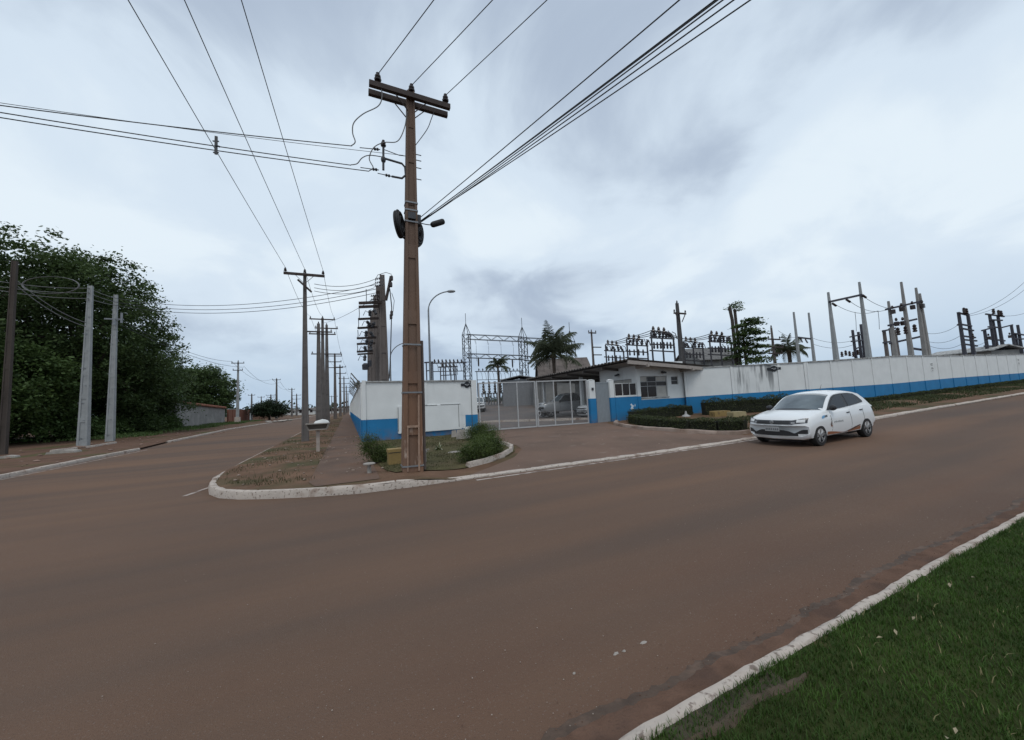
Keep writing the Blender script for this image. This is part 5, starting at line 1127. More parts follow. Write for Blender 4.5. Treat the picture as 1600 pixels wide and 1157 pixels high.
# scrubby shrubs at the wood's edge
rr = random.Random(21)
for k, (x, y, s, lab) in enumerate(((-20.5, 43.5, 1.3, 'low shrub at the foot of the dome shaped tree by the pale poles'), (-19.5, 50, 1.5, 'shrub right of the pale poles at the edge of the trees'), (-19.6, 55, 1.4, 'shrub nearest the grey rendered wall'), (-23, 34.5, 1.3, 'shrub beside the old pole at the left edge'), (-20.8, 47, 1.2, 'small shrub between two larger shrubs behind the pale poles'), (-20.2, 58.5, 1.2, 'shrub touching the left end of the grey rendered wall'), (-26.5, 36, 1.6, 'wide shrub left of the old pole'), (-30, 44, 2.2, 'tall shadowed shrub deep under the huge tree'), (-34.5, 41, 2.2, 'shadowed shrub at the far left under the trees'), (-27, 44.5, 2.0, 'shadowed shrub seen between the old pole and pale poles'), (-24.2, 45.5, 1.9, 'shadowed shrub just left of the left pale pole'))):
    t = thing('shrub', lab, 'shrub', gl(x, y), 0, 'shrubs at the edge of the trees'); crown(t, [((0, 0, s*.7), (s*1.1, s, s*.8)), ((s*.7, .3, s*.5), (s*.7, s*.7, s*.5))], 60, 45, .24, leaf_dark if k % 2 else leaf_mid, 40+k, .3, 'foliage'); q = MB(); q.tube([(0, 0, -.1), (.1, 0, s*.6)], [.06, .03], 5); q.build('stem', bark_m, t)

# far woods on the horizon
g = np.random.default_rng(77); C = []
for k in range(900):
    a = math.radians(g.uniform(-70, 120)); d = g.uniform(260, 330); h = g.uniform(2, 7.5)
    x, y = d*math.sin(a), d*math.cos(a)
    C.append(np.stack([x+g.normal(0, 4, 22), y+g.normal(0, 4, 22), gz(min(x, 90))+np.abs(g.normal(0, .45, 22))*h], 1))
Vv, Fc = leaves_np(np.concatenate(C), 3.2, g); struct(link('far_woods', mesh_np('far_woods', Vv, Fc, leaf_far)), 'stuff')

# ---- palms
def frond_mesh(L_, droop, seed, wl=.62, nl=34, m=leaf_palm):
    rr = random.Random(seed); V = []; Fc = []; n = 14; rib = []
    for k in range(n+1):
        t = k/n; a = math.radians(62)-droop*t**1.3; rib.append((t, a))
    P = [Vector((0, 0, 0))]
    for k in range(1, n+1): a = rib[k][1]; P.append(P[-1]+Vector((math.cos(a), 0, math.sin(a)))*(L_/n))
    def at_(t): f = t*n; i = min(n-1, int(f)); return P[i]+(P[i+1]-P[i])*(f-i), (P[i+1]-P[i]).normalized()
    for k in range(n):
        w = .035*(1-k/n)+.008
        for s in (-1, 1):
            o = len(V); V += [P[k]+Vector((0, -w*s, 0)), P[k]+Vector((0, 0, .02*s)), P[k+1]+Vector((0, 0, .02*s)), P[k+1]+Vector((0, -w*s*.8, 0))]; Fc.append((o, o+1, o+2, o+3))
    for k in range(nl):
        t = .14+.86*(k/(nl-1)); p, d = at_(min(t, .999)); ll = wl*math.sin(math.pi*min(1, .18+.80*t))**.7*L_*.42*rr.uniform(.8, 1.15)
        for s in (-1, 1):
            sw = .6+.5*t; dirv = (Vector((0, s, 0))*math.cos(sw*.7)+d*math.sin(sw*.9)+Vector((0, 0, -.35-.5*rr.random()))).normalized(); w = d*.021+Vector((0, 0, .006))
            o = len(V); V += [p-w, p+w, p+dirv*ll*.6+w*.7+Vector((0, 0, -.02)), p+dirv*ll+Vector((0, 0, -.22*ll))]; Fc.append((o, o+1, o+2, o+3))
    return mesh_np('frond', [tuple(v) for v in V], Fc, m)
FR = [frond_mesh(3.0, math.radians(80), 1), frond_mesh(3.0, math.radians(115), 2), frond_mesh(2.9, math.radians(50), 3)]
def palm(label, base, ztop, L_, n, seed, tr_r=.16, lean=(0, 0)):
    rr = random.Random(seed); base = Vector(base); t = thing('palm_tree', label, 'palm tree', base, 0, 'palms in the yard'); h = ztop-base.z
    q = MB(); q.tube([(lean[0]*k/6, lean[1]*k/6, h*k/6-(.2 if k == 0 else 0)) for k in range(7)], [tr_r*1.5, tr_r*1.1]+[tr_r]*4+[tr_r*1.3], 9); q.build('trunk', bark_m, t, smooth=True)
    for k in range(n):
        o = link('frond', FR[k % 3], t); el = rr.uniform(-1.15, .30)+(.6 if k % 4 == 0 else 0); o.location = (lean[0], lean[1], h-.1); o.rotation_euler = (rr.uniform(-.15, .15), -el, 2*math.pi*k/n*2.4+rr.uniform(-.2, .2)); s = L_/3*rr.uniform(.85, 1.1); o.scale = (s, s, s)
    for k in range(5):
        q = MB(); a = 2*math.pi*k/5; q.lathe([(.03, -.15), (.11, -.05), (.12, .05), (.05, .15)], (lean[0]+.22*math.cos(a), lean[1]+.22*math.sin(a), h-.25), 7); q.build('coconut', mat('coconut', (.10, .08, .04), .7), t, smooth=True)
    return t
b = gdepth(870, 34); palm('large feathery palm behind the carport roof', b, zat(553, b.x, b.y), 3.2, 30, 3)
b = gdepth(781, 55); palm('small dark palm between the two lattice towers', b, zat(571, b.x, b.y), 2.3, 20, 5, .14)
b = gdepth(1240, 44); palm('drooping palm behind the slim pale columns on the right', b, zat(547, b.x, b.y), 2.6, 22, 8, .2)
b = gdepth(558, 62); palm('tiny palm crown peeping over the far end of the side wall', (max(b.x, 1.6), b.y, b.z), zat(603, b.x, b.y), 1.4, 12, 11, .12)
# ---- layered tree right of the racks
b = gdepth(1172, 30); lt = thing('layered_tree', 'dark tree with flat layered branches beside two bare trunks above the wall', 'tree', b)
rr = random.Random(31); g = np.random.default_rng(31); zq = lambda py: zat(py, b.x, b.y)-b.z
q = MB(); q.tube([(0, 0, -.2), (.05, 0, 2.5), (0, .05, zq(500))], [.16, .12, .05], 8); q.build('trunk', bark_m, lt, smooth=True)
C = []
for k, (py, dx, w) in enumerate(((500, .15, .75), (504, .75, .7), (508, -.45, .7), (511, .95, .75), (516, -.1, .9), (519, .8, .8), (522, -.85, .65), (525, .3, 1.0), (529, 1.15, .7), (532, -.4, 1.0), (536, .6, 1.0), (540, 1.2, .75), (543, -.55, 1.0), (547, .3, 1.1), (550, 1.1, .85), (553, -.2, 1.2), (558, .6, 1.2), (563, 0, 1.3))):
    c = np.array([dx, rr.uniform(-.7, .5), zq(py)-.12]); n = 240; P = c+np.stack([g.normal(0, .5, n)*w, g.normal(0, .42, n)*w, g.normal(0, .07, n)], 1); P[:, 2] -= .10*((P[:, 0]-c[0])**2+(P[:, 1]-c[1])**2); C.append(P)
    q = MB(); q.tube([(0, 0, c[2]-.3), tuple(c*np.array([.6, .6, 1])-np.array([0, 0, .05])), tuple(c)], [.04, .03, .012], 5); q.build('limb', bark_m, lt)
Vv, Fc = leaves_np(np.concatenate(C), .24, g, .9); link('crown', mesh_np('crown', Vv, Fc, leaf_dark), lt)
b2 = gdepth(1157, 31); t = thing('bare_trunk', 'bare leaning trunk stump rising left of the leafy topped trunk', 'tree', b2); q = MB(); q.tube([(0, 0, -.2), (0, 0, zat(500, b2.x, b2.y)-b2.z), (-.2, 0, zat(480, b2.x, b2.y)-b2.z)], [.16, .13, .13], 8); q.build('trunk', wood_old, t, smooth=True)
b2 = gdepth(1163, 31.5); t = thing('tufted_tree', 'thin trunk with a small leafy tuft above the layered tree', 'tree', b2); hh = zat(484, b2.x, b2.y)-b2.z; q = MB(); q.tube([(0, 0, -.2), (0, 0, hh*.6), (-.05, 0, hh)], [.13, .11, .12], 8); q.build('trunk', wood_old, t, smooth=True)
P = np.concatenate([np.array([dx, 0, hh+dz])+g.normal(0, 1, (60, 3))*np.array([s, .3, .07]) for dx, dz, s in ((.0, .45, .25), (.3, .25, .22), (-.25, .12, .2), (.2, .5, .28), (.35, -.05, .12))]); Vv, Fc = leaves_np(P, .2, g, .9); link('crown', mesh_np('crown', Vv, Fc, leaf_mid), t)

# ---- hedges and bushes
def hedge(name, label, path, w, h, seed, m=leaf_hedge, per_m=1500, size=.055, jig=.035, group=None, zb=0.0):
    """a clipped hedge: a dark twiggy core and leaves packed on its rounded box outline"""
    g = np.random.default_rng(seed); p0 = Vector((path[0][0], path[0][1], G(*path[0]))); t = thing(name, label, 'hedge', p0, 0, group); Ps = []; core = MB()
    pts = [(x, y) for x, y in path]
    for (a, b_) in zip(pts, pts[1:]):
        l = math.hypot(b_[0]-a[0], b_[1]-a[1]); n = int(l*per_m); u = g.random(n); d = ((b_[0]-a[0])/l, (b_[1]-a[1])/l); nr = (-d[1], d[0]); th = g.uniform(-.25, math.pi+.25, n)
        ex = 3.2; cx_ = np.sign(np.cos(th))*np.abs(np.cos(th))**(2/ex); sz_ = np.sign(np.sin(th))*np.abs(np.sin(th))**(2/ex)
        lump = 1+.10*np.sin(u*l*3.1+a[0])+.07*np.sin(u*l*7.7+a[1]); rad = (1-.35*g.random(n)**3)*lump+g.normal(0, jig, n)
        s = cx_*w/2*rad; z = np.maximum(.02, h*(.08+.92*np.clip(sz_, 0, 1)*rad)*np.where(sz_ > 0, 1, .1)); z = np.where(np.abs(cx_) > .9, g.random(n)*h*.95, z)
        X = a[0]+d[0]*u*l+nr[0]*s; Y = a[1]+d[1]*u*l+nr[1]*s; zg = np.array([G(x, y) for x, y in zip(X, Y)])
        Ps.append(np.stack([X-p0.x, Y-p0.y, z+zg-p0.z+zb], 1))
        nx, ny = nr; ww = w*.36
        za, zb_ = G(*a)-p0.z, G(*b_)-p0.z; A = Vector((a[0]-p0.x, a[1]-p0.y, za)); B = Vector((b_[0]-p0.x, b_[1]-p0.y, zb_))
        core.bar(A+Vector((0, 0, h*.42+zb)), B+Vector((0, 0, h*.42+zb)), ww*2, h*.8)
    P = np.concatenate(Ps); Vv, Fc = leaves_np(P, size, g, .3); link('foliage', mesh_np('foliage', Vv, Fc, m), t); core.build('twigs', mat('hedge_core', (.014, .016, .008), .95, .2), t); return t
H = [tuple(gp(x, y).xy) for x, y in ((988, 661), (1010, 665), (1040, 668.5), (1080, 671.5), (1120, 672.5), (1160, 672))]
hedge('hedge', 'low clipped front hedge curving round the garden before the guardhouse', H+[(13.6, 9.5)], .55, .42, 1, size=.06)
Hb = [tuple(gp(x, y).xy) for x, y in ((988, 659), (1020, 656), (1055, 654.5))]
hedge('hedge', 'dark back hedge along the guardhouse foot, left of the drainpipe', [Hb[0], (16.0, 16.35), (18.7, 16.1)], .6, .62, 2, size=.06)
hedge('hedge', 'taller back hedge in front of the streaked diagonal wall', [(18.6, 15.1), (20.2, 14.2), (22.3, 12.6)], .7, .85, 3, size=.07)
hedge('hedge', 'long thin dark hedge at the foot of the long wall', [(24, 12.0), (32, 12.0), (44, 12.0), (60, 12.0)], .5, .26, 4, per_m=500, size=.08)
def bush(label, p, blobs, n, per, size, m, seed, name='bush', spread=.10):
    t = thing(name, label, 'bush', p, 0); t.scale = (.85, .85, .85); crown(t, blobs, n, per, size, m, seed, spread, 'foliage', .5, .9, .38)
    q = MB(); rr = random.Random(seed)
    for c, r in blobs:
        for k in range(5): q.tube([(c[0]*.3+rr.uniform(-.05, .05), c[1]*.3+rr.uniform(-.05, .05), -.05), (c[0]+rr.uniform(-.5, .5)*r[0], c[1]+rr.uniform(-.5, .5)*r[1], c[2]+r[2]*.4)], [.018, .006], 5)
    q.build('stems', bark_m, t); return t
b = gp(590, 724); bush('small upright green bush beside the yellow box and pavement', b, [((-.15, .1, .45), (.34, .32, .42)), ((.12, .0, .28), (.32, .3, .28)), ((-.3, .2, .7), (.16, .2, .22)), ((.3, .1, .2), (.3, .3, .2))], 190, 46, .05, leaf_bush, 51)
b = gp(750, 722); bush('wide bushy shrub by the curved white planter kerb', b, [((0, .2, .33), (.5, .5, .36)), ((.5, .75, .36), (.5, .5, .38)), ((.75, 1.5, .38), (.45, .55, .4)), ((-.35, .1, .25), (.35, .3, .26)), ((.9, 1.2, .3), (.35, .5, .3))], 420, 46, .055, leaf_bush, 52)
b = gp(750, 688); bush('bushy shrub against the right end of the corner wall', b, [((0, 0, .35), (.5, .5, .38)), ((.4, -.2, .32), (.45, .4, .34)), ((-.4, .1, .3), (.35, .35, .32)), ((.1, .1, .6), (.25, .25, .22))], 280, 46, .055, leaf_bush, 53)
# striped strap-leaf plant on the planter lawn
b = gp(686, 704); t = thing('variegated_plant', 'pale striped rosette plant on the lawn right of the brown pole', 'plant', b)
for k in range(26):
    rr = random.Random(k+300); a = rr.uniform(0, 6.28); e = rr.uniform(.25, 1.2); l = rr.uniform(.22, .38); d = Vector((math.cos(a)*math.cos(e), math.sin(a)*math.cos(e), math.sin(e))); s = Vector((-math.sin(a), math.cos(a), 0))*.022
    tip = d*l+Vector((0, 0, -.10*math.cos(e))); q = MB(); m_ = d*l*.55; q.add([-s*.6, s*.6, m_+s, m_-s, tip], [(0, 1, 2, 3), (3, 2, 4)]); q.build('leaf', mat('strap_leaf', (.34, .33, .22), .6, .3, 30) if k % 2 else leaf_bush, t, fix=False)

# ================================================================== small things on the verge and lawn
yb = gp(617, 726); t = thing('yellow_box', 'faded yellow concrete box with a lid beside the brown pole', 'box', yb, .05)
q = MB(); q.box(-.17, .17, -.13, .15, -.05, .31); q.build('body', yellow_m, t); q = MB(); q.box(-.185, .185, -.145, .165, .33, .41); q.build('lid', yellow_m, t); q = MB(); q.box(-.16, .16, -.12, .14, .312, .328); q.build('gap', trimdark, t)
b = gp(664, 723); t = thing('tap_post', 'short pale post with a cap on the lawn right of the brown pole', 'post', b); q = MB(); q.lathe([(.045, -.05), (.04, .26), (.05, .27)], (0, 0, 0), 8); q.build('stem', stone_m, t, smooth=True); q = MB(); q.box(-.06, .06, -.06, .06, .272, .31); q.bar((-.03, 0, .33), (.12, -.02, .34), .03); q.build('cap', stone_m, t)
b = gp(577, 740); t = thing('marker_post', 'short pale round topped post at the pavement edge near the kerb', 'post', b); q = MB(); q.lathe([(.05, -.05), (.04, .18)], (0, 0, 0), 8); q.build('stem', stone_m, t, smooth=True); q = MB(); q.lathe([(.03, .18), (.13, .20), (.14, .225), (.11, .24)], (0, 0, 0), 12); q.build('top', stone_m, t, smooth=True)
for k, (px0, px1, py, h, lab) in enumerate(((706, 713, 684, .32, 'small grey block leaning at the foot of the meter panel'), (714, 727, 687, .42, 'pale slab leaning at the foot of the meter panel, middle of three'), (725, 737, 686, .52, 'tall white slab leaning against the wall, rightmost of three'))):
    a = gp(px0, py); b = gp(px1, py); w = (b-a).length/2; c = (a+b)/2; t = MB(); t.prism([(-w, -.03), (w, -.03), (w*.8, h), (-w*.75, h*.96)], -.06, .06); o = t.build('leaning_slab', stone_m if k < 2 else white_m); o.location = c; o.rotation_euler = (-.15, 0, -.2); tag(o, lab, 'slab', 'slabs leaning on the corner wall')
b = gp(742, 686); q = MB(); q.lathe([(.22, 0), (.3, .05), (.24, .13), (.05, .16)], (0, 0, 0), 9); o = q.build('flat_stone', stone_m, smooth=True); o.location = b; tag(o, 'flat grey stone under the bush at the right end of the wall', 'stone')
b = gp(712, 708); q = MB(); q.lathe([(.10, 0), (.2, .02), (.16, .05), (.04, .06)], (0, 0, 0), 7); o = q.build('flat_stone', stone_m); o.location = b; o.scale = (1.3, .6, 1); tag(o, 'small pale scrap of stone on the lawn near the planter bush', 'stone')
# yellow and cream low blocks in the garden
for (px0, px1, py, h, mm, lab) in ((1112, 1139, 650.5, .28, yellow_m, 'brownish yellow low block in the garden, left of a pair'), (1140, 1163, 651.5, .26, mat('cream_paint', (.32, .26, .14), .8, .15, 4), 'cream rounded low block in the garden, right of a pair')):
    a = gp(px0, py); b = gp(px1, py); w = (b-a).length/2; q = MB(); q.prism([(-w, -.05), (w, -.05), (w, h*.75), (w*.93, h), (-w*.95, h), (-w, h*.8)], -.25, .25); o = q.build('garden_block', mm); o.location = (a+b)/2; o.rotation_euler = (0, 0, -.35); tag(o, lab, 'block', 'garden blocks')
b = gp(1072, 651); q = MB(); q.lathe([(.26, -.02), (.22, .05), (.07, .12), (.04, .30)], (0, 0, 0), 9); o = q.build('concrete_cone', coping_m, smooth=True); o.location = b; tag(o, 'grey concrete cone base between the garden hedges', 'stand')
# litter stand
lb = gp(497, 706); t = thing('litter_stand', 'rusty raised litter basket on a pale post with a white bag on top', 'litter stand', lb); zl = lambda py: zat(py, lb.x, lb.y)-lb.z
q = MB(); q.taper((0, 0, -.05), .11, .10, (0, 0, zl(673)), .12, .10); q.build('post', mat('post_pale', (.36, .30, .26), .9, .15, 5), t)
z0, z1 = zl(671), zl(662); w = .37; q = MB()
for sy in (-1, 1):
    q.bar((-w*.8, sy*.2, z0), (w*.8, sy*.2, z0), .035); q.bar((-w, sy*.28, z1), (w, sy*.28, z1), .035)
    for sx in (-1, 1): q.bar((sx*w*.8, sy*.2, z0), (sx*w, sy*.28, z1), .035)
for sx in (-1, 1): q.bar((sx*w*.8, -.2, z0), (sx*w*.8, .2, z0), .035); q.bar((sx*w, -.28, z1), (sx*w, .28, z1), .035)
q.build('frame', mat('stand_frame', (.28, .25, .22), .8, .2, 5), t)
q = MB(); q.add([(-w*.78, -.2, z0+.02), (w*.78, -.2, z0+.02), (w*.97, -.27, z1), (-w*.97, -.27, z1)], [(0, 1, 2, 3)]); q.add([(-w*.78, .2, z0+.02), (w*.78, .2, z0+.02), (w*.97, .27, z1), (-w*.97, .27, z1)], [(0, 1, 2, 3)]); q.add([(-w*.8, -.2, z0), (w*.8, -.2, z0), (w*.8, .2, z0), (-w*.8, .2, z0)], [(0, 1, 2, 3)]); q.build('mesh_sides', mat('stand_rust', (.075, .062, .05), .9, .2, 5), t)
q = MB(); rr = random.Random(2); n = 12; P = [(.10+.26*math.cos(2*math.pi*k/n)*rr.uniform(.8, 1.1), .2*math.sin(2*math.pi*k/n)*rr.uniform(.8, 1.1)) for k in range(n)]
q.add([(x, y, z1+.01) for x, y in P]+[(x*.8+.03, y*.8, z1+.10+rr.uniform(-.03, .03)) for x, y in P]+[(.15, 0, z1+.15)], [(i, (i+1) % n, n+(i+1) % n, n+i) for i in range(n)]+[(n+i, n+(i+1) % n, 2*n) for i in range(n)]); o = q.build('rubbish_bag', white_m, smooth=True, angle=60); o.location = lb; tag(o, 'white crumpled rubbish bag lying on the litter stand', 'bag')

# ================================================================== far houses on the left
hs = thing('roadside_house', 'grey rendered house wall with a red tile roof edge on the left verge', 'house', (-20, 61, .3))
q = MB(); q.add([(0, 0, -.3), (0, 21, -.3), (-7, 21, -.3), (-7, 0, -.3), (0, 0, 3.2), (0, 21, 2.55), (-7, 21, 2.9), (-7, 0, 3.6)], MB.BF); q.build('wall', render_m, hs)
for j in range(28):
    y = 3.0+.64*j; z = 3.25-.031*y; q = MB(); q.tube([(.35, y, z+.0), (-1.5, y, z+.35), (-3.4, y, z+.75)], .17, 6); q.build('roof_tile_row', tile_m, hs, smooth=True)
q = MB(); q.add([(.3, 2.8, 3.02), (.3, 21.1, 2.46), (-3.5, 21.1, 3.2), (-3.5, 2.8, 3.75)], [(0, 1, 2, 3)]); q.build('roof', tile_m, hs)
bw = thing('brick_wall', 'low red brick yard wall beyond the grey rendered house', 'wall', (-19.6, 82.4, .3))
q = MB(); q.box(-.2, 0, 0, 19, -.3, 2.3); q.build('wall', brick_m, bw); q = MB(); q.box(-.25, .05, 0, 9, 2.302, 2.4); q.build('coping', coping_m, bw)
for j in range(7): q = MB(); q.box(.0, .06, 2.6*j, 2.6*j+.3, -.3, 2.28); q.build('pier', brick_m, bw)
q = MB(); q.box(.002, .05, 16, 17.2, -.3, 1.9); q.build('gate_panel', white_m, bw)
q = MB(); q.box(.002, .04, 17.4, 18.9, -.3, 2.0); q.build('dark_opening', metal_dark, bw)
b = gdepth(408, 92); t = thing('small_hut', 'small brown hut at the end of the brick wall', 'house', b); q = MB(); q.box(-1.6, 1.6, -1, 3, -.2, 1.9); q.build('wall', mat('mud_wall', (.17, .10, .07), .95, .2, 2), t); q = MB(); q.prism([(-1.9, 1.85), (1.9, 1.85), (0, 2.7)], -1.3, 3.3); q.build('roof', roof_dark, t)
for px0, px1, dep, pyt, lab in ((464, 492, 150, 638, 'white far house between the near poles at the end of the street'), (441, 462, 165, 641, 'pale far house right of the round tree'), (512, 531, 170, 638, 'white far house behind the receding row of poles')):
    t, w, h = shed('far_house', lab, px0, px1, dep, pyt, mat('far_white', (.5, .5, .48), .8, .1, .5), roof_dark, 8, 1.1)
    for k in range(3): q = MB(); x = -w*.6+w*.6*k; q.box(x-.5, x+.5, -.05, -.002, .9, 2.0); q.build('window', glass_dark, t)
for k, (px, py, s, lab) in enumerate(((425, 660, .5, 'pale rubble pile on the kerb by the round tree, left half'), (437, 659, .45, 'pale rubble pile on the kerb by the round tree, right half'))):
    b = gp(px, py); rr = random.Random(k); q = MB()
    for j in range(7): q.lathe([(s*.5, -.05), (s*rr.uniform(.6, .9), .1), (s*.3, s*rr.uniform(.3, .6))], (rr.uniform(-2, 2), rr.uniform(-.8, .8), 0), 6)
    o = q.build('rubble_pile', stone_m); o.location = b; tag(o, lab, 'rubble', 'rubble on the left kerb')
for k, (px, py, lab) in enumerate(((100, 708, 'pale concrete lump left of the short kerb piece on the left verge'), (112, 702, 'flat board lying beside the left pale pole'), (10, 716, 'white scrap at the foot of the old pole'))):
    b = gp(px, py); q = MB(); q.prism([(-.55, -.02), (.55, -.02), (.5, .1), (.1, .16), (-.5, .1)], -.3, .3); o = q.build('debris', stone_m if k != 1 else mat('old_board', (.16, .10, .07), .9, .2)); o.location = b; o.scale = (.7, .6, .8) if k == 2 else (1, 1, 1); tag(o, lab, 'debris', 'debris on the left verge')
# ================================================================== vehicles (nose towards -x, origin on the ground mid-wheelbase)
carpaint = mat('car_white', (.72, .73, .73), .28, .02, 2, spec=.5, coat=.5)
silver_p = mat('car_silver', (.36, .37, .38), .3, .03, 2, metal=.4, coat=.5)
car_black = mat('car_black_trim', (.015, .015, .017), .45, .1, 8)
car_glass = mat('car_glass', (.012, .016, .018), .05, .1, 3, spec=.4)
car_glass_l = mat('car_glass_front', (.085, .105, .115), .06, .35, 2.5, spec=.8)
lamp_dark = mat('lamp_dark', (.05, .05, .055), .15, .1, 8)
lamp_clear = mat('lamp_clear', (.62, .63, .63), .12, .1, 8)
alloy = mat('alloy', (.30, .30, .30), .35, .08, 8, metal=.5)
tyre_m = mat('tyre', (.016, .015, .015), .9, .2, 10)
plate_m = mat('plate', (.33, .33, .33), .5, .05, 8)
orange_m = mat('decal_orange', (.30, .115, .055), .5, .1, 3); brown_m = mat('decal_brown', (.10, .055, .04), .5, .1, 3); dgrey_m = mat('decal_grey', (.30, .31, .31), .5, .05); dblue_m = mat('decal_blue', (.16, .38, .62), .5, .05); dtext_m = mat('decal_text', (.12, .13, .14), .5, .05)
def tab(T, x): return interp(T, x)
HATCH = dict(w=.825, zm=.60, axF=-1.225, axR=1.235, r=.293, arch=.362, ytrack=.735, bow=.26, bowx=(-1.98, -.9), wb=.765, zbelt=.915, tum=.33,
    zb=[(-1.98, .30), (-1.95, .22), (-1.85, .19), (-1.4, .20), (1.5, .21), (1.8, .26), (1.9, .36)], zs=[(-1.98, .59), (-1.955, .69), (-1.90, .755), (-1.78, .80), (-1.3, .875), (-.9, .925), (.2, .945), (1.2, .985), (1.62, .985), (1.78, .93), (1.87, .76), (1.9, .62)],
    zc=[(-1.98, .60), (-1.955, .705), (-1.90, .785), (-1.78, .85), (-1.3, .945), (-.9, .99), (.2, .96), (1.62, 1.0), (1.78, .94), (1.87, .77), (1.9, .63)],
    xs=[-1.98, -1.955, -1.90, -1.78, -1.6, -1.3, -1.1, -.9, -.5, 0, .5, .9, 1.2, 1.45, 1.62, 1.78, 1.87, 1.9],
    zt=[(-1.02, .95), (-.6, 1.185), (-.3, 1.335), (-.08, 1.415), (.3, 1.465), (.7, 1.468), (1.1, 1.44), (1.35, 1.38), (1.55, 1.23), (1.72, 1.03), (1.78, .95)],
    gx=[-1.02, -.8, -.6, -.45, -.3, -.18, -.08, .1, .3, .5, .7, .9, 1.1, 1.25, 1.35, 1.45, 1.55, 1.65, 1.72, 1.78], ws=(-1.0, -.13),
    side=[(-.68, .945), (-.42, 1.135), (-.16, 1.295), (.04, 1.355), (.42, 1.375), (.8, 1.37), (1.08, 1.33), (1.26, 1.23), (1.38, 1.10), (1.36, 1.055), (.6, .99), (-.1, .955)],
    panes=([(-.56, .965), (-.30, 1.16), (-.08, 1.28), (.10, 1.335), (.32, 1.35), (.37, .995), (-.1, .97)], [(.50, 1.005), (.47, 1.35), (.80, 1.345), (1.02, 1.31), (1.12, 1.06)]), doors=(-.62, .40, 1.12))
PICK = dict(w=.90, zm=.80, axF=-1.50, axR=1.55, r=.37, arch=.45, ytrack=.77, bow=.30, bowx=(-2.35, -1.2), wb=.80, zbelt=1.09, tum=.28,
    zb=[(-2.35, .50), (-2.3, .40), (-2.1, .36), (2.3, .45), (2.6, .55)], zs=[(-2.35, .80), (-2.32, .92), (-2.25, 1.0), (-2.05, 1.04), (-1.0, 1.10), (2.55, 1.14), (2.6, 1.05)], zc=[(-2.35, .82), (-2.32, .95), (-2.25, 1.05), (-2.05, 1.10), (-1.0, 1.19), (-.8, 1.15), (2.55, 1.14), (2.6, 1.05)],
    xs=[-2.35, -2.32, -2.25, -2.05, -1.7, -1.3, -1.0, -.5, 0, .5, 1.0, 1.3, 1.8, 2.3, 2.55, 2.6],
    zt=[(-1.1, 1.13), (-.7, 1.42), (-.45, 1.62), (-.25, 1.72), (.2, 1.78), (.8, 1.77), (1.05, 1.66), (1.15, 1.40), (1.2, 1.13)], gx=[-1.1, -.9, -.7, -.57, -.45, -.35, -.25, 0, .2, .5, .8, .95, 1.05, 1.1, 1.15, 1.2], ws=(-1.08, -.30),
    side=[(-.85, 1.12), (-.55, 1.36), (-.35, 1.54), (-.18, 1.64), (.3, 1.68), (.8, 1.67), (.98, 1.56), (1.05, 1.2), (.9, 1.14)], panes=([(-.7, 1.15), (-.45, 1.38), (-.22, 1.58), (.1, 1.64), (.12, 1.15)], [(.24, 1.15), (.22, 1.64), (.78, 1.63), (.92, 1.18)]), doors=(-.75, .17, 1.0))
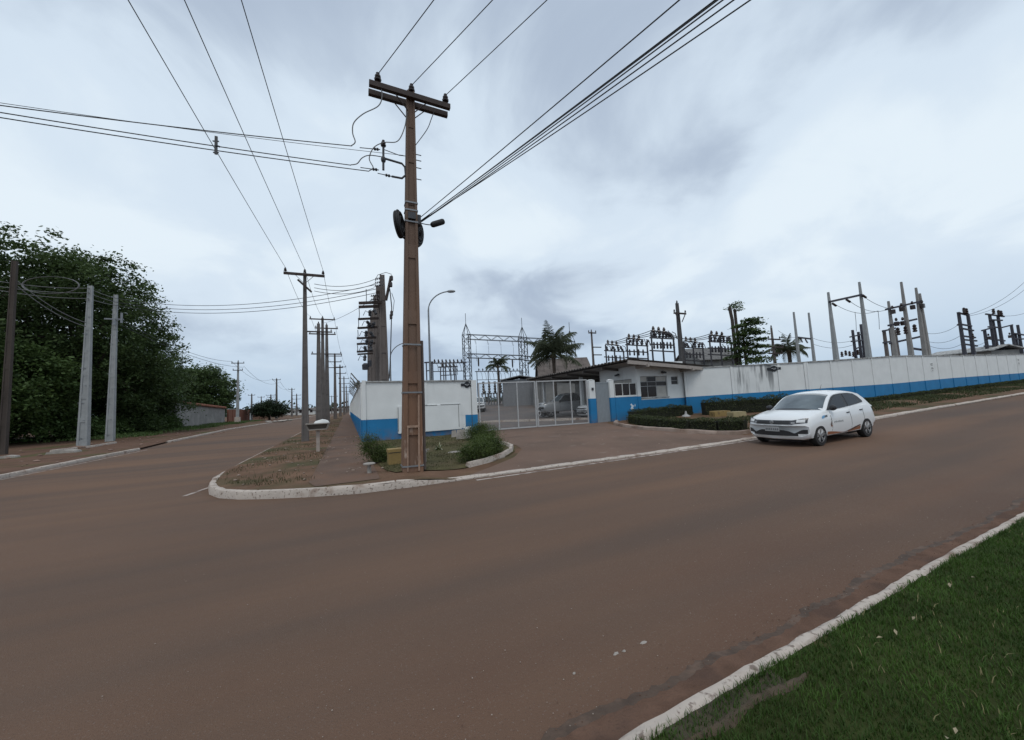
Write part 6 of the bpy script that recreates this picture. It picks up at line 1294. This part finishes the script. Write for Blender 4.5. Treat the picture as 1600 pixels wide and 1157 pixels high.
def vehicle(label, loc, rz, cfg, paint, name='parked_car', group=None, livery=False, cat='car', detail=True):
    c = cfg; w = c['w']; t = thing(name, label, cat, loc, rz, group); zm = c['zm']
    def fwf(x): return sst(c['bowx'][1], c['bowx'][0], x)
    def rwf(x): return sst(1.2, c['xs'][-1], x)
    def warp(x, y): return x+c['bow']*(abs(y)/w)**2.3*fwf(x)-.16*(abs(y)/w)**2.5*rwf(x)
    def half(x):
        zb, zs, zc = tab(c['zb'], x), tab(c['zs'], x), tab(c['zc'], x); zmm = min(zm, zb+(zs-zb)*.55)
        return [(0, zb), (.80*w, zb), (.95*w, zb+.05), (.992*w, zb+(zmm-zb)*.55), (w, zmm), (.985*w, zs-(zs-zmm)*.28), (.945*w, zs-.012), (.90*w, zs+.3*(zc-zs)), (.68*w, zs+.72*(zc-zs)), (.35*w, zc-.004), (0, zc)]
    V = []; Fc = []; R = None
    for x in c['xs']:
        hp = half(x); ring = hp+[(-y, z) for y, z in hp[-2:0:-1]]; R = len(ring); V += [(warp(x, y), y, z) for y, z in ring]
    n = len(c['xs'])
    for i in range(n-1):
        for k in range(R): Fc.append((i*R+k, i*R+(k+1) % R, (i+1)*R+(k+1) % R, (i+1)*R+k))
    m_ = R//2
    for i in (0, n-1):
        o = i*R
        for k in range(m_):
            a, b_, c_, d_ = o+k, o+k+1, o+(R-k-1) % R, o+(R-k) % R
            f = [a, b_, c_, d_]; f2 = []
            for q in f:
                if q not in f2: f2.append(q)
            Fc.append(tuple(f2))
    mb = MB(); mb.add(V, Fc); body = mb.build('body', paint, t, smooth=True, angle=50)
    # wheel arches
    for ax in (c['axF'], c['axR']):
        cut = MB(); cut.lathe([(c['arch'], -1.2), (c['arch'], -w*.62)], (ax, 0, c['r']+.025), 28, (0, 1, 0)); cut.lathe([(c['arch'], w*.62), (c['arch'], 1.2)], (ax, 0, c['r']+.025), 28, (0, 1, 0)); co = cut.build('cutter', car_black)
        mo = body.modifiers.new('b', 'BOOLEAN'); mo.object = co; mo.solver = 'EXACT'; mo.operation = 'DIFFERENCE'; bpy.context.view_layer.update()
        dg = bpy.context.evaluated_depsgraph_get(); me = bpy.data.meshes.new_from_object(body.evaluated_get(dg)); body.modifiers.clear(); body.data = me; bpy.data.objects.remove(co)
    body.data.materials.clear(); body.data.materials.append(paint); body.data.polygons.foreach_set('material_index', [0]*len(body.data.polygons)); body.data.shade_smooth(); body.data.set_sharp_from_angle(angle=math.radians(40))
    for ax in (c['axF'], c['axR']):
        q = MB(); q.box(ax-c['arch'], ax+c['arch'], -w*.60, w*.60, .12, c['r']+c['arch']*.9); q.build('arch_liner', car_black, t)
    # cabin
    wb, zbelt, tum = c['wb'], c['zbelt'], c['tum']; g0, g1 = c['gx'][0], c['gx'][-1]
    def gw(x): return .20*sst(g0+1.0, g0, x)
    def gtop(x): zt = tab(c['zt'], x); zs2 = max(zbelt+.005, zt-.065); return zt, zs2, wb-tum*(zs2-zbelt)
    def surf(x, v): zt, zs2, y1 = gtop(x); y = v*y1; return Vector((x+gw(x)*(abs(y)/.7)**2.2, y, zs2+(zt+.012-zs2)*(1-abs(v)**2.6)))
    V = []; Fc = []; vs = [-1, -.93, -.8, -.55, -.25, 0, .25, .55, .8, .93, 1]
    for x in c['gx']:
        V.append((x+gw(x)*.9, -wb, zbelt-.02)); V += [tuple(surf(x, v)) for v in vs]; V.append((x+gw(x)*.9, wb, zbelt-.02))
    R = len(vs)+2
    for i in range(len(c['gx'])-1):
        for k in range(R-1): Fc.append((i*R+k, i*R+k+1, (i+1)*R+k+1, (i+1)*R+k))
    Fc += [tuple(range(R)), tuple(range((len(c['gx'])-1)*R, len(c['gx'])*R))]
    mb = MB(); mb.add(V, Fc); cab = mb.build('cabin', paint, t, smooth=True, angle=45)
    def skin(xa, xb, va, off, mm, nm, par, nx=9, nv=13):
        V = []; Fc = []
        for i in range(nx):
            for j in range(nv):
                v = -va+2*va*j/(nv-1); x = xa+(xb-xa)*i/(nx-1); e = .01; du = surf(x+e, v)-surf(x-e, v); dv = surf(x, min(v+e, .999))-surf(x, max(v-e, -.999)); nr = du.cross(dv).normalized(); nr = nr if nr.z > 0 else -nr; V.append(tuple(surf(x, v)+nr*off))
        for i in range(nx-1):
            for j in range(nv-1): q = i*nv+j; Fc.append((q, q+1, q+nv+1, q+nv))
        mb = MB(); mb.add(V, Fc); return mb.build(nm, mm, par, smooth=True)
    skin(c['ws'][0], c['ws'][1], .90, .008, car_glass_l, 'windscreen', cab)
    skin(c['ws'][0]-.04, c['ws'][0]+.05, .93, .016, car_black, 'wiper_cowl', cab, 3)
    re = c['gx'][-1]; skin(re-.40, re-.12, .82, .008, car_glass, 'rear_window', cab)
    yo = lambda z, o: wb-tum*(z-zbelt)+o
    for s in (-1, 1):
        def sidepoly(poly, o0, mm, nm, par):
            n = len(poly); q = MB(); q.add([(x, s*yo(z, o0), z) for x, z in poly]+[(x, s*yo(z, -.01), z) for x, z in poly], [tuple(range(n))]+[(i, (i+1) % n, n+(i+1) % n, n+i) for i in range(n)]); return q.build(nm, mm, par)
        sidepoly(c['side'], .006, car_black, 'window_surround', cab)
        for k, p in enumerate(c['panes']): sidepoly(p, .011, car_glass, 'side_window', cab)
    # nose patches: strips that follow the front surface
    zs_nose = sorted([(tab(c['zb'], c['xs'][0]), c['xs'][0])]+[(tab(c['zc'], x), x) for x in c['xs'][:5]]); zlow = sorted([(tab(c['zb'], x), x) for x in c['xs'][:3]])
    def nose(y, z, o): 
        x = interp(zs_nose, z) if z >= zs_nose[0][0] else interp(zlow, z)
        return (warp(x, y)-o, y, z)
    def nstrip(ys, lo, hi, o, mm, nm, par=body, nz=4):
        V = []; Fc = []
        for y in ys:
            for k in range(nz): V.append(nose(y, lo(y)+(hi(y)-lo(y))*k/(nz-1), o))
        for i in range(len(ys)-1):
            for k in range(nz-1): q = i*nz+k; Fc.append((q, q+nz, q+nz+1, q+1))
        mb = MB(); mb.add(V, Fc); return mb.build(nm, mm, par)
    ls = lambda a, b_, n: [a+(b_-a)*i/(n-1) for i in range(n)]
    k_ = 1.0 if cfg is HATCH else 1.42; z_ = (lambda z: z) if cfg is HATCH else (lambda z: .45+(z-.2)*1.12); yk = w/.825
    gr = nstrip(ls(-.50*yk, .50*yk, 13), lambda y: z_(.632), lambda y: z_(.745), .008, car_black, 'grille')
    for zz_ in (.668, .69, .712): nstrip(ls(-.48*yk, .48*yk, 9), lambda y: z_(zz_-.003), lambda y: z_(zz_+.003), .011, lamp_dark, 'grille_slat', gr, 2)
    q = MB(); p = Vector(nose(0, z_(.69), .012)); q.lathe([(.052*k_, 0), (.052*k_, .012), (.045*k_, .016)], p, 16, (-1, 0, .15)); bd = q.build('badge', alloy, body)
    q = MB(); p2 = p+Vector((-.018, 0, 0)); 
    for pts in (((-.030, .034), (0, -.002), (.030, .034)), ((-.036, .008), (-.018, -.034), (0, .002), (.018, -.034), (.036, .008))):
        for a, b_ in zip(pts, pts[1:]): q.bar(p2+Vector((0, a[0]*k_, a[1]*k_)), p2+Vector((0, b_[0]*k_, b_[1]*k_)), .004, .008*k_)
    q.build('badge_strokes', lamp_dark, bd)
    for s in (-1, 1):
        hl = nstrip([s*y*yk for y in ls(.44, .795, 9)], lambda y: z_(.64+.035*sst(.45*yk, .8*yk, abs(y))), lambda y: z_(.738+.062*sst(.40*yk, .8*yk, abs(y))), .010, lamp_dark, 'headlight')
        nstrip([s*y*yk for y in ls(.58, .75, 6)], lambda y: z_(.685), lambda y: z_(.765), .014, lamp_clear, 'reflector', hl)
        nstrip([s*y*yk for y in ls(.47, .55, 4)], lambda y: z_(.655), lambda y: z_(.695), .014, alloy, 'reflector', hl)
        nstrip([s*y*yk for y in ls(.52, .79, 8)], lambda y: z_(.345+.03*sst(.5*yk, .6*yk, abs(y))), lambda y: z_(.39+.10*sst(.5*yk, .72*yk, abs(y))), .009, car_black, 'fog_opening')
        q = MB(); zt_, zs2, y1 = gtop(c['side'][0][0]+.15); mx, mz = c['side'][0][0]+.10, c['side'][0][1]+.06
        q.lathe([(.03, -.02), (.075, .02), (.085, .08), (.06, .14), (.02, .16)], (mx, s*(wb+.03), mz), 10, (-.05, s, .06)); mr = q.build('mirror', car_black, cab, smooth=True); mr.scale = (1.0, 1.0, 1.0)
        for k, x in enumerate(c['doors'][1:]):
            q = MB(); zh = c['zbelt']-.10+.03*k; q.bar((x-.20, s*(w*.985+.004), zh), (x-.05, s*(w*.985+.004), zh+.006), .03, .026); q.build('door_handle', car_black, body)
        for x in c['doors']:
            q = MB(); pts = [(x+.02*math.sin(k), z) for k, z in enumerate(ls(tab(c['zb'], x)+.16, c['zbelt']-.03, 6))]
            hp = half(x)
            def sy(z): return interp(sorted([(b_, a) for a, b_ in hp[1:7]]), z)
            for a, b_ in zip(pts, pts[1:]): q.bar((a[0], s*(sy(a[1])+.001), a[1]), (b_[0], s*(sy(b_[1])+.001), b_[1]), .008, .006)
            q.build('door_seam', car_black, body)
        q = MB(); xr = c['xs'][-1]; q.box(xr-.28, xr-.10, s*w*.80-.12 if s > 0 else s*w*.80-.03, s*w*.80+.03 if s > 0 else s*w*.80+.12, c['zbelt']-.22, c['zbelt']-.02); q.build('tail_light', mat('tail_red', (.25, .02, .02), .3, .1), body)
    nstrip(ls(-.60*yk, .60*yk, 13), lambda y: z_(.315), lambda y: z_(.475-.10*sst(.30*yk, .6*yk, abs(y))), .008, car_black, 'lower_intake')
    pl = nstrip(ls(-.2, .2, 5), lambda y: z_(.435), lambda y: z_(.435)+.13, .022, plate_m, 'number_plate')
    for k in range(7):
        y = -.155+.05*k+(.012 if k > 2 else 0); nstrip([y-.015, y+.015], lambda y: z_(.435)+.03, lambda y: z_(.435)+.09, .025, dtext_m, 'plate_stroke', pl, 2)
    # wheels
    r = c['r']
    for ax in (c['axF'], c['axR']):
        for s in (-1, 1):
            q = MB(); cy = s*c['ytrack']; d = (0, s, 0); q.lathe([(r*.62, -.09), (r*.93, -.09), (r, -.06), (r, .06), (r*.94, .088), (r*.66, .092), (r*.64, .05)], (ax, cy, r), 28, d, False); wh = q.build('wheel', tyre_m, t, smooth=True, angle=50)
            q = MB(); q.lathe([(.02, .02), (r*.60, .02), (r*.64, .05), (r*.66, .082), (r*.69, .088), (r*.69, .094), (r*.64, .094)], (ax, cy, r), 28, d, False); q.build('rim_barrel', lamp_dark if detail else alloy, wh, smooth=True)
            q = MB()
            for k in range(5):
                a0 = 2*math.pi*k/5+.3
                for da in (-.17, .17):
                    a = a0+da; q.bar((ax+.05*math.cos(a0), cy+s*.070, r+.05*math.sin(a0)), (ax+r*.66*math.cos(a), cy+s*.085, r+r*.64*math.sin(a)), .026, .02, up=(0, 1, 0))
            q.lathe([(.06, .055), (.06, .085), (.03, .092)], (ax, cy, r), 12, d); q.torus((ax, cy+s*.080, r), r*.655, .008, (0, 1, 0), 28, 6); q.build('rim', alloy, wh)
    if livery:
        s = -1; hp0 = half(0)
        def sy(z): return interp(sorted([(b_, a) for a, b_ in hp0[1:7]]), z)
        def decal(xs, lo, hi, mm, nm, o=.005, nz=4):
            V = []; Fc = []
            for x in xs:
                for k in range(nz): z = lo(x)+(hi(x)-lo(x))*k/(nz-1); V.append((x, s*(sy(z)+o), z))
            for i in range(len(xs)-1):
                for k in range(nz-1): q = i*nz+k; Fc.append((q, q+nz, q+nz+1, q+1))
            mb = MB(); mb.add(V, Fc); return mb.build(nm, mm, body)
        decal(ls(-.86, .10, 12), lambda x: .265, lambda x: .272+.085*sst(.12, -.86, x), orange_m, 'orange_swoosh')
        decal(ls(-.25, .87, 16), lambda x: .268+.125*sst(.25, .95, x)+.002, lambda x: .276+.155*sst(-.1, 1.0, x), brown_m, 'brown_swoosh', .006)
        decal(ls(.20, .88, 12), lambda x: .262+.02*sst(.2, .9, x), lambda x: .268+.12*sst(.15, 1.0, x), orange_m, 'orange_swoosh', .008)
        decal([-.70, -.64], lambda x: .50, lambda x: .66 if x > -.69 else .56, brown_m, 'door_mark'); decal([-.70, -.60], lambda x: .485, lambda x: .50+.02*(x > -.65), orange_m, 'door_mark', .006); decal([-.66, -.60], lambda x: .665+.4*(x+.66), lambda x: .70+.3*(x+.66), dgrey_m, 'door_mark')
        for k in range(9): decal([-.52+.055*k, -.485+.055*k], lambda x: .575+.012*(k % 2), lambda x: .615+.008*(k % 3), dgrey_m, 'door_letter', .005, 2)
        q = MB()
        def fender(x0, x1, z0, z1, mm, nm):
            V = []
            for x, z in ((x0, z0), (x1, z0+.01), (x1, z1+.01), (x0, z1)):
                hp = half(x); yy = interp(sorted([(b_, a) for a, b_ in hp[1:7]]), z); V.append((warp(x, yy)-.0, s*(yy+.006), z))
            mb = MB(); mb.add(V, [(0, 1, 2, 3)]); mb.build(nm, mm, body)
        fender(-1.10, -.97, .735, .79, dblue_m, 'fender_mark'); fender(-1.06, -.93, .765, .815, dblue_m, 'fender_mark'); fender(-.95, -.80, .76, .815, dtext_m, 'fender_mark')
        q = MB(); q.tube([(.62, 0, 1.47), (.75, 0, 1.66)], [.008, .004], 6); q.build('antenna', car_black, cab)
        skin(c['ws'][1]-.10, c['ws'][1]-.0, .88, .010, dgrey_m, 'shade_band', cab, 3)
    return t
cz = gz(12.8); hb = vehicle('white hatchback with orange sill stripes driving on the main road', (12.80, 6.67, cz), 0, HATCH, carpaint, 'hatchback', None, True); hb.rotation_euler = (0, -math.atan(.017), 0); hb.scale = (.97, .97, .97)
b = gdepth(874, 30); vehicle('silver pickup parked under the carport roof behind the gate', (15.7, 25.3, b.z+.02), math.radians(-8), PICK, silver_p, 'pickup', None, cat='pickup')
b = gdepth(925, 27); vehicle('white car with only its nose showing beside the gate pillar', (16.75, 21.75, .20), math.radians(-3), HATCH, carpaint, 'parked_car', None)
b = gdepth(756, 43); vehicle('white pickup facing out, partly hidden by the corner wall end', (b.x, b.y+2.0, b.z+.3), math.radians(68), PICK, carpaint, 'pickup', None, cat='pickup')
dups = [k for k, v in LABELS.items() if v > 1]
if dups: print('DUPLICATE LABELS', dups)
